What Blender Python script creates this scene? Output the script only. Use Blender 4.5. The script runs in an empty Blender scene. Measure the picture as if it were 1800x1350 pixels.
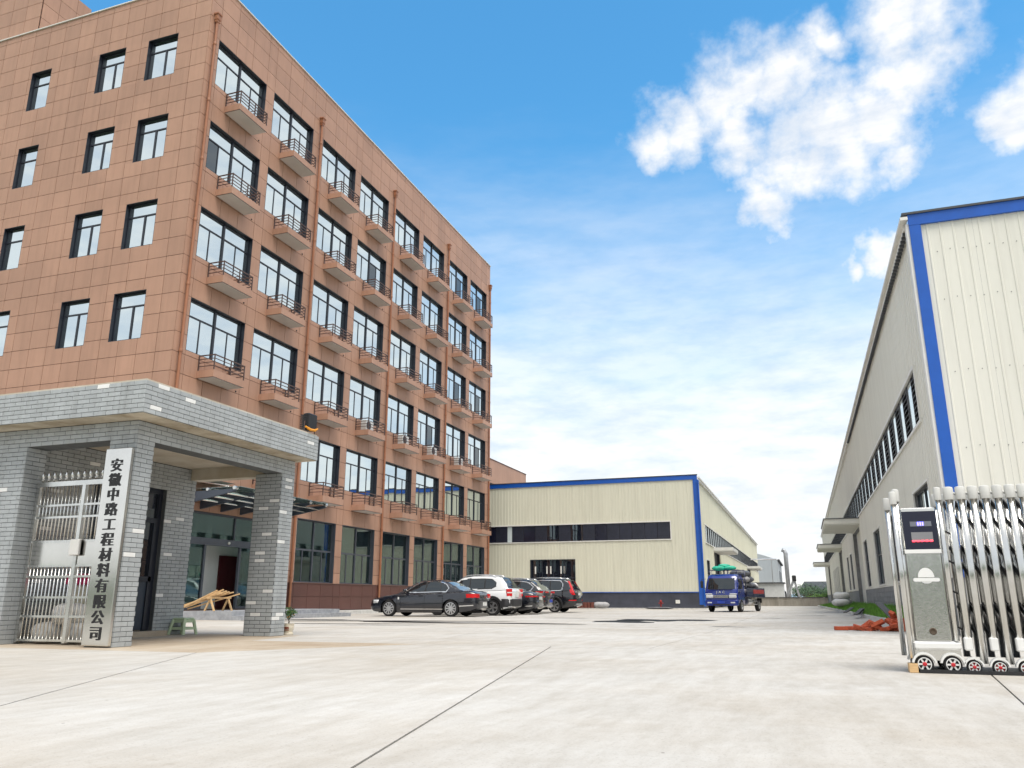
import bpy, math, random
from mathutils import Vector, Matrix
random.seed(7)
R = math.radians
sc = bpy.context.scene
col = sc.collection

# ------------------------------------------------------------------ camera
TILT = math.atan(377/1410.0)
YAW = math.atan(515/(1410.0/math.cos(TILT)))
EYE = Vector((0, 0, 0.72))
cam = bpy.data.cameras.new('camera')
cam.sensor_width = 36.0
cam.lens = 1410.0/1800.0*36.0
cam.clip_start = 0.05
cam.clip_end = 6000
camo = bpy.data.objects.new('camera', cam)
col.objects.link(camo)
camo.location = EYE
camo.rotation_euler = (R(90)+TILT, 0, YAW)
sc.camera = camo

# ------------------------------------------------------------------ sun, sky, exposure
SUN_EL, SUN_AZ = R(68), R(138)        # azimuth clockwise from +Y
sun = bpy.data.lights.new('sun', 'SUN')
sun.energy = 1.5
sun.angle = R(35)
sun.color = (1.0, 0.945, 0.87)
suno = bpy.data.objects.new('sun', sun)
col.objects.link(suno)
sd = Vector((math.sin(SUN_AZ)*math.cos(SUN_EL), math.cos(SUN_AZ)*math.cos(SUN_EL), math.sin(SUN_EL)))
suno.rotation_euler = (-sd).to_track_quat('-Z', 'Y').to_euler()
suno.location = sd*60

world = bpy.data.worlds.new('World')
sc.world = world
world.use_nodes = True
wn = world.node_tree
wn.nodes.clear()
def N(tree, kind, **kw):
    n = tree.nodes.new(kind)
    for k, v in kw.items():
        setattr(n, k, v)
    return n
def L(tree, a, b):
    tree.links.new(a, b)
def math_node(tree, op, a, b=None, c=None, clamp=False):
    n = N(tree, 'ShaderNodeMath', operation=op, use_clamp=clamp)
    for i, v in enumerate((a, b, c)):
        if v is None: continue
        if isinstance(v, (int, float)): n.inputs[i].default_value = v
        else: L(tree, v, n.inputs[i])
    return n.outputs[0]
def vmath(tree, op, a, b=None):
    n = N(tree, 'ShaderNodeVectorMath', operation=op)
    for i, v in enumerate((a, b)):
        if v is None: continue
        if isinstance(v, (tuple, list)): n.inputs[i].default_value = v
        elif isinstance(v, (int, float)): n.inputs['Scale'].default_value = v
        else: L(tree, v, n.inputs[i])
    return n.outputs['Value'] if op in ('DISTANCE', 'LENGTH', 'DOT_PRODUCT') else n.outputs[0]
def noise(tree, vec, scale, detail=4, rough=.55, out='Fac'):
    n = N(tree, 'ShaderNodeTexNoise')
    n.inputs['Scale'].default_value = scale
    n.inputs['Detail'].default_value = detail
    n.inputs['Roughness'].default_value = rough
    if vec is not None: L(tree, vec, n.inputs['Vector'])
    return n.outputs[out]
def ramp(tree, fac, stops, interp='LINEAR'):
    n = N(tree, 'ShaderNodeValToRGB')
    n.color_ramp.interpolation = interp
    e = n.color_ramp.elements
    while len(e) < len(stops): e.new(.5)
    for i, (p, c) in enumerate(stops):
        e[i].position = p
        e[i].color = (c, c, c, 1) if isinstance(c, (int, float)) else (*c, 1)
    L(tree, fac, n.inputs[0])
    return n.outputs[0]
def smooth(tree, v, lo, hi):
    n = N(tree, 'ShaderNodeMapRange', interpolation_type='SMOOTHSTEP')
    n.inputs['From Min'].default_value = lo
    n.inputs['From Max'].default_value = hi
    L(tree, v, n.inputs['Value'])
    return n.outputs[0]

tc = N(wn, 'ShaderNodeTexCoord')
d = vmath(wn, 'NORMALIZE', tc.outputs['Generated'])
sky = N(wn, 'ShaderNodeTexSky', sky_type='NISHITA')
sky.sun_disc = False
sky.sun_elevation = SUN_EL
sky.sun_rotation = SUN_AZ
sky.altitude = 0
sky.air_density = 1.0
sky.dust_density = 0.6
sky.ozone_density = 2.2
bg_sky = N(wn, 'ShaderNodeBackground')
hs = N(wn, 'ShaderNodeHueSaturation'); hs.inputs['Saturation'].default_value = 1.30; hs.inputs['Hue'].default_value = .485
L(wn, sky.outputs[0], hs.inputs['Color']); L(wn, hs.outputs[0], bg_sky.inputs['Color'])
bg_sky.inputs['Strength'].default_value = SKY_STRENGTH = 0.098
# cumulus: soft round cores at fixed compass directions, torn by noise
n1 = vmath(wn, 'SCALE', vmath(wn, 'SUBTRACT', noise(wn, d, 9, 3, .6, 'Color'), (.5, .5, .5)), .085)
n2 = vmath(wn, 'SCALE', vmath(wn, 'SUBTRACT', noise(wn, d, 42, 3, .65, 'Color'), (.5, .5, .5)), .026)
dw = vmath(wn, 'ADD', vmath(wn, 'ADD', d, n1), n2)
CLOUDS = [((-0.121,0.845,0.521),0.034),((-0.08,0.842,0.534),0.05),((-0.027,0.834,0.551),0.06),((0.022,0.833,0.553),0.05),
 ((-0.025,0.856,0.516),0.05),((0.061,0.857,0.512),0.064),((0.112,0.856,0.504),0.071),((0.081,0.88,0.468),0.064),((0.033,0.882,0.471),0.053),
 ((-0.001,0.896,0.445),0.042),((0.148,0.809,0.568),0.062),((0.163,0.822,0.546),0.05),((0.131,0.835,0.535),0.052),((0.154,0.796,0.585),0.06),
 ((0.066,0.816,0.574),0.03),((0.132,0.876,0.463),0.04),((0.250,0.846,0.471),0.034),((0.272,0.834,0.480),0.05),((0.111,0.923,0.368),0.032),
 ((0.084,0.928,0.364),0.02),((0.132,0.918,0.374),0.022),
 # the same kind of cloud carries on round the rest of the sky
 ((0.62,0.62,0.48),0.09),((0.70,0.55,0.45),0.07),((0.80,0.10,0.58),0.11),((0.86,0.06,0.50),0.08),((0.72,-0.45,0.53),0.10),((0.2,-0.8,0.56),0.12),
 ((-0.5,-0.7,0.5),0.10),((-0.85,-0.2,0.48),0.10),((-0.1,0.1,0.98),0.10),((0.35,0.35,0.87),0.10),((-0.75,0.45,0.49),0.08)]
field = None
for c, r in CLOUDS:
    v = math_node(wn, 'SUBTRACT', 1.0, math_node(wn, 'DIVIDE', vmath(wn, 'DISTANCE', dw, c), r))
    field = v if field is None else math_node(wn, 'MAXIMUM', field, v)
fine = noise(wn, d, 24, 6, .58)
cum = smooth(wn, math_node(wn, 'ADD', field, math_node(wn, 'MULTIPLY', math_node(wn, 'SUBTRACT', fine, .5), 1.7)), -.26, .92)
# thin white layer thickening towards the horizon
sep = N(wn, 'ShaderNodeSeparateXYZ'); L(wn, d, sep.inputs[0])
el = sep.outputs['Z']
flat = vmath(wn, 'MULTIPLY', d, (1, 1, 3.4))
lay = noise(wn, flat, 3.2, 5, .6)
lay2 = noise(wn, flat, 11, 3, .6)
lw = math_node(wn, 'ADD', math_node(wn, 'MULTIPLY', math_node(wn, 'SUBTRACT', lay, .5), .13), math_node(wn, 'MULTIPLY', math_node(wn, 'SUBTRACT', lay2, .5), .09))
veil = math_node(wn, 'SUBTRACT', 1.0, smooth(wn, math_node(wn, 'ADD', el, lw), .12, .57))
veil = math_node(wn, 'POWER', veil, 1.05)
# the sky is overcast but for one wide blue gap: the windows and the soft light show it
bank = math_node(wn, 'SUBTRACT', 1.0, smooth(wn, math_node(wn, 'ADD', vmath(wn, 'DOT_PRODUCT', d, (-.30, .86, .42)), math_node(wn, 'MULTIPLY', math_node(wn, 'SUBTRACT', lay, .5), .5)), .52, .80))
bank = math_node(wn, 'MAXIMUM', bank, smooth(wn, math_node(wn, 'ADD', sep.outputs['X'], math_node(wn, 'MULTIPLY', math_node(wn, 'SUBTRACT', lay, .5), .3)), .26, .48))
cover = math_node(wn, 'MAXIMUM', math_node(wn, 'MULTIPLY', cum, .97), math_node(wn, 'MAXIMUM', math_node(wn, 'MULTIPLY', veil, .95), math_node(wn, 'MULTIPLY', bank, .90)))
shade = ramp(wn, noise(wn, flat, 12, 5, .6), [(.32, (.74, .79, .86)), (.60, (1, .985, .96))])
bg_cl = N(wn, 'ShaderNodeBackground')
L(wn, shade, bg_cl.inputs['Color'])
bg_cl.inputs['Strength'].default_value = CLOUD_STRENGTH = 0.42
mixw = N(wn, 'ShaderNodeMixShader')
L(wn, cover, mixw.inputs[0]); L(wn, bg_sky.outputs[0], mixw.inputs[1]); L(wn, bg_cl.outputs[0], mixw.inputs[2])
wo = N(wn, 'ShaderNodeOutputWorld'); L(wn, mixw.outputs[0], wo.inputs['Surface'])

sc.view_settings.view_transform = 'Standard'
sc.view_settings.look = 'None'
sc.view_settings.gamma = 1
sc.view_settings.use_curve_mapping = False
sc.view_settings.exposure = 1.42
sc.cycles.use_denoising = True
sc.cycles.use_adaptive_sampling = True
sc.cycles.adaptive_threshold = 0.02
sc.cycles.max_bounces = 8
sc.cycles.diffuse_bounces = 3
sc.cycles.glossy_bounces = 4
sc.cycles.transmission_bounces = 4
sc.cycles.transparent_max_bounces = 8
sc.cycles.caustics_reflective = False
sc.cycles.caustics_refractive = False
sc.cycles.sample_clamp_indirect = 6

# ------------------------------------------------------------------ materials
MATS = {}
def mat(name, c, rough=.6, metal=0., var=.12, scale=2.5, c2=None, bump=0., bscale=60., island=0., spec=.5, coat=0., streak=0., stretch=None, fleck=0., emit=None, estr=0.):
    if name in MATS: return MATS[name]
    m = bpy.data.materials.new(name); m.use_nodes = True
    t = m.node_tree; b = t.nodes['Principled BSDF']
    b.inputs['Roughness'].default_value = rough
    b.inputs['Metallic'].default_value = metal
    b.inputs['Specular IOR Level'].default_value = spec
    if coat:
        b.inputs['Coat Weight'].default_value = coat
        b.inputs['Coat Roughness'].default_value = .04
    g = N(t, 'ShaderNodeNewGeometry')
    pos = g.outputs['Position']
    if stretch: pos = vmath(t, 'MULTIPLY', pos, stretch)
    base = N(t, 'ShaderNodeMix', data_type='RGBA')
    nz = noise(t, pos, scale, 6, .62)
    L(t, ramp(t, nz, [(.32, 0), (.68, 1)]), base.inputs['Factor'])
    lo = tuple(x*(1-var) for x in c) if c2 is None else c2
    hi = tuple(min(1, x*(1+var*.6)) for x in c) if c2 is None else c
    base.inputs['A'].default_value = (*lo, 1); base.inputs['B'].default_value = (*hi, 1)
    out = base.outputs['Result']
    if island:
        oi = N(t, 'ShaderNodeObjectInfo')
        rnd = math_node(t, 'FRACT', math_node(t, 'ADD', g.outputs['Random Per Island'], oi.outputs['Random']))
        k = math_node(t, 'ADD', 1-island, math_node(t, 'MULTIPLY', rnd, 2*island))
        out = vmath(t, 'SCALE', out, 1.0); t.nodes[-1].inputs['Scale'].default_value = 1
        L(t, k, out.node.inputs['Scale'])
    if fleck:
        fk = ramp(t, noise(t, pos, 90, 2, .5), [(.62, 0), (.72, 1)])
        mx = N(t, 'ShaderNodeMix', data_type='RGBA', blend_type='MULTIPLY')
        L(t, math_node(t, 'MULTIPLY', fk, fleck), mx.inputs['Factor']); L(t, out, mx.inputs['A']); mx.inputs['B'].default_value = (.35, .33, .3, 1)
        out = mx.outputs['Result']
    if streak:                                   # rain runs and dust
        sv = vmath(t, 'MULTIPLY', g.outputs['Position'], (2.6, 2.6, .16))
        sk = ramp(t, noise(t, sv, 1.7, 7, .66), [(.46, 0), (.72, 1)])
        mx = N(t, 'ShaderNodeMix', data_type='RGBA', blend_type='MULTIPLY')
        L(t, math_node(t, 'MULTIPLY', sk, streak), mx.inputs['Factor']); L(t, out, mx.inputs['A']); mx.inputs['B'].default_value = (.55, .53, .50, 1)
        out = mx.outputs['Result']
    L(t, out, b.inputs['Base Color'])
    if bump:
        bp = N(t, 'ShaderNodeBump'); bp.inputs['Strength'].default_value = bump; bp.inputs['Distance'].default_value = .01
        L(t, noise(t, g.outputs['Position'], bscale, 4, .6), bp.inputs['Height']); L(t, bp.outputs[0], b.inputs['Normal'])
    if emit:
        b.inputs['Emission Color'].default_value = (*emit, 1); b.inputs['Emission Strength'].default_value = estr
    MATS[name] = m
    return m
def glass_mat(name, tint, refl, see=0., rough=.02, wob=.0):
    """coated glazing: a mirror share over either a dark body or clear tinted glass"""
    m = bpy.data.materials.new(name); m.use_nodes = True
    t = m.node_tree; t.nodes.remove(t.nodes['Principled BSDF'])
    o = t.nodes['Material Output']
    gl = N(t, 'ShaderNodeBsdfGlossy'); gl.inputs['Roughness'].default_value = rough; gl.inputs['Color'].default_value = (.86, .95, .97, 1)
    df = N(t, 'ShaderNodeBsdfDiffuse'); df.inputs['Color'].default_value = (*tint, 1)
    under = df.outputs[0]
    if see:
        tr = N(t, 'ShaderNodeBsdfTransparent'); tr.inputs['Color'].default_value = (.55, .68, .64, 1)
        mx = N(t, 'ShaderNodeMixShader'); mx.inputs[0].default_value = see
        L(t, df.outputs[0], mx.inputs[1]); L(t, tr.outputs[0], mx.inputs[2]); under = mx.outputs[0]
    lw_ = N(t, 'ShaderNodeLayerWeight'); lw_.inputs['Blend'].default_value = .35
    f = math_node(t, 'ADD', refl, math_node(t, 'MULTIPLY', lw_.outputs['Fresnel'], .75), clamp=True)
    ms = N(t, 'ShaderNodeMixShader'); L(t, f, ms.inputs[0]); L(t, under, ms.inputs[1]); L(t, gl.outputs[0], ms.inputs[2])
    if wob:
        g = N(t, 'ShaderNodeNewGeometry')
        bp = N(t, 'ShaderNodeBump'); bp.inputs['Strength'].default_value = wob; bp.inputs['Distance'].default_value = .02
        L(t, noise(t, g.outputs['Position'], 1.1, 2, .5), bp.inputs['Height']); L(t, bp.outputs[0], gl.inputs['Normal'])
    L(t, ms.outputs[0], o.inputs['Surface'])
    MATS[name] = m
    return m

# ------------------------------------------------------------------ geometry helpers
OFF = {}
class MB:
    def __init__(s): s.v = []; s.f = []
    def add(s, vs, fs):
        n = len(s.v); s.v += [tuple(v) for v in vs]; s.f += [tuple(i+n for i in f) for f in fs]; return s
    def box(s, x0, x1, y0, y1, z0, z1):
        return s.add([(x0,y0,z0),(x1,y0,z0),(x1,y1,z0),(x0,y1,z0),(x0,y0,z1),(x1,y0,z1),(x1,y1,z1),(x0,y1,z1)],
                     [(0,3,2,1),(4,5,6,7),(0,1,5,4),(1,2,6,5),(2,3,7,6),(3,0,4,7)])
    def bevbox(s, x0, x1, y0, y1, z0, z1, b):
        """box with chamfered vertical and horizontal edges (three stacked rings)"""
        def ring(i, z): return [(x0+i,y0+b,z),(x0+b,y0+i,z),(x1-b,y0+i,z),(x1-i,y0+b,z),(x1-i,y1-b,z),(x1-b,y1-i,z),(x0+b,y1-i,z),(x0+i,y1-b,z)]
        def ring2(z): return [(x0+b,y0+b*1.3,z),(x0+b*1.3,y0+b,z),(x1-b*1.3,y0+b,z),(x1-b,y0+b*1.3,z),(x1-b,y1-b*1.3,z),(x1-b*1.3,y1-b,z),(x0+b*1.3,y1-b,z),(x0+b,y1-b*1.3,z)]
        return s.loft([ring2(z0), ring(0, z0+b), ring(0, z1-b), ring2(z1)], cap=True)
    def obox(s, c, size, rot):
        hx, hy, hz = [k/2 for k in size]
        vs = [Vector(c)+rot@Vector((sx*hx, sy*hy, sz*hz)) for sx, sy, sz in [(-1,-1,-1),(1,-1,-1),(1,1,-1),(-1,1,-1),(-1,-1,1),(1,-1,1),(1,1,1),(-1,1,1)]]
        return s.add(vs, [(0,3,2,1),(4,5,6,7),(0,1,5,4),(1,2,6,5),(2,3,7,6),(3,0,4,7)])
    def bar(s, a, b, w, h=None):
        a = Vector(a); b = Vector(b); h = h or w
        q = (b-a).to_track_quat('X', 'Z').to_matrix()
        return s.obox((a+b)/2, ((b-a).length, w, h), q)
    def loft(s, rings, cap=False, closed=True):
        n = len(rings[0]); vs = [p for r in rings for p in r]; fs = []
        for i in range(len(rings)-1):
            for j in range(n if closed else n-1):
                k = (j+1) % n
                fs.append((i*n+j, i*n+k, (i+1)*n+k, (i+1)*n+j))
        if cap:
            fs.append(tuple(range(n-1, -1, -1))); fs.append(tuple((len(rings)-1)*n+j for j in range(n)))
        return s.add(vs, fs)
    def prism(s, pts, axis, a, b):
        """extrude a 2-D outline; axis 'x': pts are (y,z); 'y': (x,z); 'z': (x,y)"""
        def P(p, t): return {'x': (t, p[0], p[1]), 'y': (p[0], t, p[1]), 'z': (p[0], p[1], t)}[axis]
        n = len(pts)
        return s.add([P(p, a) for p in pts]+[P(p, b) for p in pts],
                     [tuple(range(n-1, -1, -1)), tuple(range(n, 2*n))]+[(i, (i+1) % n, n+(i+1) % n, n+i) for i in range(n)])
    def tube(s, path, r, n=8, cap=True):
        path = [Vector(p) for p in path]; rings = []
        rs = r if isinstance(r, (list, tuple)) else [r]*len(path)
        for i, p in enumerate(path):
            t = (path[min(i+1, len(path)-1)]-path[max(i-1, 0)]).normalized()
            u = t.orthogonal().normalized() if abs(t.z) > .95 else t.cross(Vector((0,0,1))).normalized()
            w = t.cross(u)
            rings.append([p+(u*math.cos(2*math.pi*k/n)+w*math.sin(2*math.pi*k/n))*rs[i] for k in range(n)])
        return s.loft(rings, cap)
    def lathe(s, prof, c=(0,0,0), n=20, axis='z', cap=True):
        rings = []
        for r, h in prof:
            ring = []
            for k in range(n):
                a = 2*math.pi*k/n; u, w = r*math.cos(a), r*math.sin(a)
                p = {'z': (u, w, h), 'y': (w, h, u), 'x': (h, u, w)}[axis]
                ring.append((c[0]+p[0], c[1]+p[1], c[2]+p[2]))
            rings.append(ring)
        return s.loft(rings, cap)
    def mesh(s, name, m, smooth=False, off=(0,0,0)):
        me = bpy.data.meshes.new(name)
        o = Vector(off)
        me.from_pydata([Vector(v)-o for v in s.v], [], s.f)
        if m is not None: me.materials.append(MATS[m] if isinstance(m, str) else m)
        if smooth:
            me.polygons.foreach_set('use_smooth', [True]*len(me.polygons))
        me.update()
        if smooth == 'auto':
            try: me.set_sharp_from_angle(angle=R(38))
            except Exception: pass
        return me
    def build(s, name, m, parent=None, smooth=False):
        off = OFF.get(parent.name, Vector()) if parent else Vector()
        o = bpy.data.objects.new(name, s.mesh(name, m, smooth, off))
        col.objects.link(o)
        if parent: o.parent = parent; OFF[o.name] = off
        else: OFF[o.name] = Vector()
        return o
def inst(name, me, parent, loc, rot=None):
    o = bpy.data.objects.new(name, me); col.objects.link(o)
    off = OFF.get(parent.name, Vector()) if parent else Vector()
    o.location = Vector(loc)-off
    if rot: o.rotation_euler = rot
    if parent: o.parent = parent
    OFF[o.name] = Vector(loc)
    return o
def tag(o, label=None, cat=None, group=None, kind=None):
    if label: o['label'] = label
    if cat: o['category'] = cat
    if group: o['group'] = group
    if kind: o['kind'] = kind
    return o
def thing(name, loc, label, cat, group=None):
    o = bpy.data.objects.new(name, None); col.objects.link(o)
    o.empty_display_size = .3
    o.location = loc; OFF[o.name] = Vector(loc)
    return tag(o, label, cat, group)
def structure(o): o['kind'] = 'structure'; return o
def copy_tree(o, parent=None):
    c = o.copy(); col.objects.link(c)
    if parent: c.parent = parent
    for ch in list(o.children): copy_tree(ch, c)
    return c
def cells_minus(u0, u1, v0, v1, holes):
    """rectangles that cover [u0,u1]x[v0,v1] without the holes"""
    hs = [(max(a,u0), min(b,u1), max(c,v0), min(e,v1)) for a, b, c, e in holes if a < u1-1e-6 and b > u0+1e-6 and c < v1-1e-6 and e > v0+1e-6]
    if not hs: return [(u0,u1,v0,v1)]
    vs = sorted({v0, v1, *[h[2] for h in hs], *[h[3] for h in hs]}); out = []
    for a, b in zip(vs, vs[1:]):
        mid = (a+b)/2; cuts = sorted([(h[0], h[1]) for h in hs if h[2] < mid < h[3]]); x = u0
        for p, q in cuts:
            if p > x+1e-6: out.append((x, p, a, b))
            x = max(x, q)
        if x < u1-1e-6: out.append((x, u1, a, b))
    return out
FWD = Vector((-math.sin(YAW)*math.cos(TILT), math.cos(YAW)*math.cos(TILT), math.sin(TILT)))
def shown(p, area):
    """rough apparent size of a piece, to choose the 300 largest"""
    v = Vector(p)-EYE; dd = v.dot(FWD)
    if dd < .5: return 0
    rt = Vector((math.cos(YAW), math.sin(YAW), 0)); up = rt.cross(FWD)
    if abs(v.dot(rt)/dd) > .66 or abs(v.dot(up)/dd) > .5: return 0
    return area/dd**2
def split_pieces(pieces, name, rest_name, material, parent, limit=300):
    """pieces: (apparent size, mesh key, MB factory local to loc, loc). The largest become objects that share meshes, the rest one part"""
    pieces.sort(key=lambda p: -p[0])
    cache = {}
    for sz, key, mk, loc in pieces[:limit]:
        if key not in cache: cache[key] = mk().mesh(name, material)
        inst(name, cache[key], parent, loc)
    rest = MB()
    for sz, key, mk, loc in pieces[limit:]:
        b = mk(); rest.add([Vector(v)+Vector(loc) for v in b.v], b.f)
    if rest.v: tag(rest.build(rest_name, material, parent), kind='stuff')
# ------------------------------------------------------------------ shared materials
mat('panel', (.455, .262, .180), .55, var=.10, scale=.35, island=.065, streak=.28, bump=.08, bscale=30)
mat('panel_dark', (.115, .048, .038), .5, var=.12, scale=.6, island=.06)
mat('wall_core', (.07, .032, .02), .8)
mat('frame', (.018, .022, .034), .38, var=.08)
mat('frame_gf', (.075, .085, .105), .35, var=.08)
mat('rail', (.085, .052, .044), .45)
mat('soffit_white', (.62, .60, .57), .7, var=.08, scale=1.2)
mat('pipe_brown', (.34, .145, .075), .45, var=.1)
mat('room_wall', (.55, .62, .56), .8, var=.06)
mat('room_white', (.74, .74, .72), .8, var=.04)
mat('room_floor', (.35, .35, .33), .25, var=.08)
mat('red_door', (.075, .008, .012), .4, var=.2)
mat('curtain', (.55, .62, .62), .8, var=.12, scale=4, stretch=(8, 8, .3))
mat('curtain_blue', (.05, .12, .33), .8, var=.12, scale=4)
mat('brick_grey', (.40, .425, .435), .62, var=.10, scale=1.0, island=.065, streak=.4, bump=.12, bscale=90)
mat('brick_white', (.80, .80, .78), .55, var=.05, scale=6)
mat('mortar', (.10, .11, .115), .85, var=.2, scale=5)
mat('plaster', (.62, .57, .48), .8, var=.14, scale=1.6, c2=(.46, .39, .29))
mat('soffit_dirty', (.58, .53, .43), .85, scale=2.2, c2=(.30, .24, .16), bump=.2, bscale=25)
mat('steel', (.72, .72, .70), .24, metal=1, var=.12, scale=3)
mat('steel_sheet', (.74, .73, .70), .17, metal=1, var=.08, scale=1.4, bump=.04, bscale=5)
mat('black_paint', (.008, .008, .009), .4, var=.1)
mat('beige_sheet', (.70, .69, .56), .48, streak=.22, var=.05, scale=.5, stretch=(1, 1, .12))
mat('beige_pale', (.73, .72, .65), .48, streak=.2, var=.05, scale=.5, stretch=(1, 1, .12))
mat('blue_trim', (.008, .095, .45), .35, var=.08)
mat('white_trim', (.74, .73, .69), .5, var=.06)
mat('slate_plinth', (.055, .06, .082), .7, var=.25, scale=1.4)
mat('block_grey', (.235, .24, .25), .8, var=.2, scale=4, island=.10, bump=.3, bscale=40)
mat('louver', (.055, .058, .066), .5, var=.1)
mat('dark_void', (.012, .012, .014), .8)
mat('asphalt_roof', (.3, .3, .3), .8)
mat('concrete', (.56, .55, .525), .78, scale=.55, c2=(.45, .43, .395), island=.03, bump=.16, bscale=45, fleck=.25)
mat('kerb', (.60, .59, .56), .8, var=.2, scale=5, bump=.2)
glass_mat('glass', (.015, .03, .035), .70, wob=.05)
glass_mat('glass_gf', (.03, .05, .05), .10, see=.82, wob=.05)
glass_mat('glass_dark', (.010, .012, .02), .10, wob=.05)
glass_mat('glass_door', (.03, .05, .05), .06, see=.92)
glass_mat('car_glass', (.006, .007, .010), .05)

# concrete with stains: replace the flat mix with broad stains, streaks and hairline dirt
def dress_concrete(m, tan=.0):
    t = m.node_tree; b = t.nodes['Principled BSDF']
    src = b.inputs['Base Color'].links[0].from_socket
    g = N(t, 'ShaderNodeNewGeometry')
    rot = N(t, 'ShaderNodeMapping'); rot.inputs['Rotation'].default_value = (0, 0, R(-28)); rot.inputs['Scale'].default_value = (2.6, .55, 1)
    L(t, g.outputs['Position'], rot.inputs['Vector'])
    st = ramp(t, noise(t, rot.outputs[0], 1.6, 9, .72), [(.40, 0), (.72, 1)])
    br = ramp(t, noise(t, g.outputs['Position'], .28, 8, .66), [(.42, 0), (.66, 1)])
    sp = ramp(t, noise(t, g.outputs['Position'], 14, 6, .75), [(.55, 0), (.75, 1)])
    gr = ramp(t, noise(t, g.outputs['Position'], 60, 3, .6), [(.58, 0), (.72, 1)])
    vo = N(t, 'ShaderNodeTexVoronoi'); vo.inputs['Scale'].default_value = 2.2; L(t, g.outputs['Position'], vo.inputs['Vector'])
    dot = math_node(t, 'LESS_THAN', vo.outputs['Distance'], .022)
    out = src
    for fac, k, c in ((br, .75, (.76, .69, .60)), (st, .62, (.67, .63, .57)), (sp, .42, (.60, .56, .50)), (gr, .55, (.45, .42, .38)), (dot, .8, (.25, .22, .20))):
        mx = N(t, 'ShaderNodeMix', data_type='RGBA', blend_type='MULTIPLY')
        L(t, math_node(t, 'MULTIPLY', fac, k), mx.inputs['Factor']); L(t, out, mx.inputs['A']); mx.inputs['B'].default_value = (*c, 1)
        out = mx.outputs['Result']
    L(t, out, b.inputs['Base Color'])
dress_concrete(MATS['concrete'])
mat('concrete_tan', (.50, .44, .355), .8, scale=.7, c2=(.40, .32, .235), bump=.15, bscale=45, fleck=.2)
dress_concrete(MATS['concrete_tan'])
mat('joint', (.035, .032, .028), .95, var=.3)
mat('earth', (.16, .15, .11), .95, var=.3, scale=.05)
mat('lawn', (.075, .16, .03), .95, var=.4, scale=.6)
mat('wet', (.022, .020, .018), .55, var=.3, scale=2, spec=.08)

# ------------------------------------------------------------------ ground, yard, verge
structure(MB().box(-2500, 2500, -2500, 4000, -.6, -.10).build('ground', 'earth'))
structure(MB().box(-60, 40, -5.5, 300, -.09, -.022).build('yard_bed', 'joint'))
structure(MB().add([(-80,-60,.03),(60,-60,.03),(60,-5.6,-.02),(-80,-5.6,-.02)], [(0,1,2,3)]).build('verge', 'lawn'))
yard = structure(MB().box(-59, 39, -5.4, 299, -.085, -.0225).build('concrete_yard', 'joint'))
def inset(pts, d):
    """shrink a convex counter-clockwise outline by d"""
    n = len(pts); out = []
    for i in range(n):
        p0, p1, p2 = [Vector((*pts[(i+k) % n], 0)) for k in (-1, 0, 1)]
        e1 = (p1-p0).normalized(); e2 = (p2-p1).normalized()
        n1 = Vector((-e1.y, e1.x, 0)); n2 = Vector((-e2.y, e2.x, 0))
        k = 1+n1.dot(n2); q = p1+(n1+n2)/k*d
        out.append((q.x, q.y))
    return out
def slab(pts, gap=.006, m='concrete', dz=0):
    p = inset(pts, gap)
    return MB().prism(p, 'z', -.07, dz).build('slab', m, yard)
# outside the gate the slabs fan out; inside they run square with the buildings
Lj0, Lq, Lj1 = (-2.2, -5.4), (-5.33, 4.43), (-7.95, 9.5)      # bent joint on the left
slab([(-30,-5.4), (Lj0[0]-.6,-5.4), Lq, Lj1, (-30,9.5)], .008)
slab([(Lj0[0]-.6,-5.4), (-.18,-5.4), (-3.77,12.5), (-6.0,12.5), Lj1, Lq], .009)
slab([(-.18,-5.4), (.1,-5.4), (1.98,12.5), (-3.77,12.5)], .009)
slab([(.1,-5.4), (30,-5.4), (30,12.5), (1.98,12.5)], .007)
slab([(-30,9.5), (-12.4,9.5), (-12.4,12.5), (-30,12.5)], .002)
slab([(-12.4,9.5), Lj1, (-6.0,12.5), (-9.3,12.5), (-12.4,12.5)], .004, 'concrete_tan')
slab([(-12.4,12.5), (-9.3,12.5), (-9.6,14.5), (-12.4,14.5)], .002, 'concrete_tan')
slab([(-9.3,12.5), (-6.0,12.5), (-7.2,18.5), (-9.4,18.5), (-9.6,14.5)], .002)
slab([(-30,12.5), (-12.4,12.5), (-12.4,14.5), (-9.6,14.5), (-9.4,18.5), (-30,18.5)], .002)
slab([(-6.0,12.5), (-2.25,12.5), (-2.05,18.5), (-7.2,18.5)], .005)
slab([(-2.25,12.5), (30,12.5), (30,18.5), (-2.05,18.5)], .005)
ys = [18.5, 24, 29.5, 35, 40.5, 46, 51.5, 57, 63, 69, 75, 81, 86]
xg = [-42, -26.5, -22.0, -17, -12.1, -7.2, -2.05, 3.2]
for j in range(len(ys)-1):
    for i in range(len(xg)-1):
        slab([(xg[i], ys[j]), (xg[i+1], ys[j]), (xg[i+1], ys[j+1]), (xg[i], ys[j+1])], .006)
slab([(-42, 86), (3.2, 86), (3.2, 160), (-42, 160)], .006)
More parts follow.
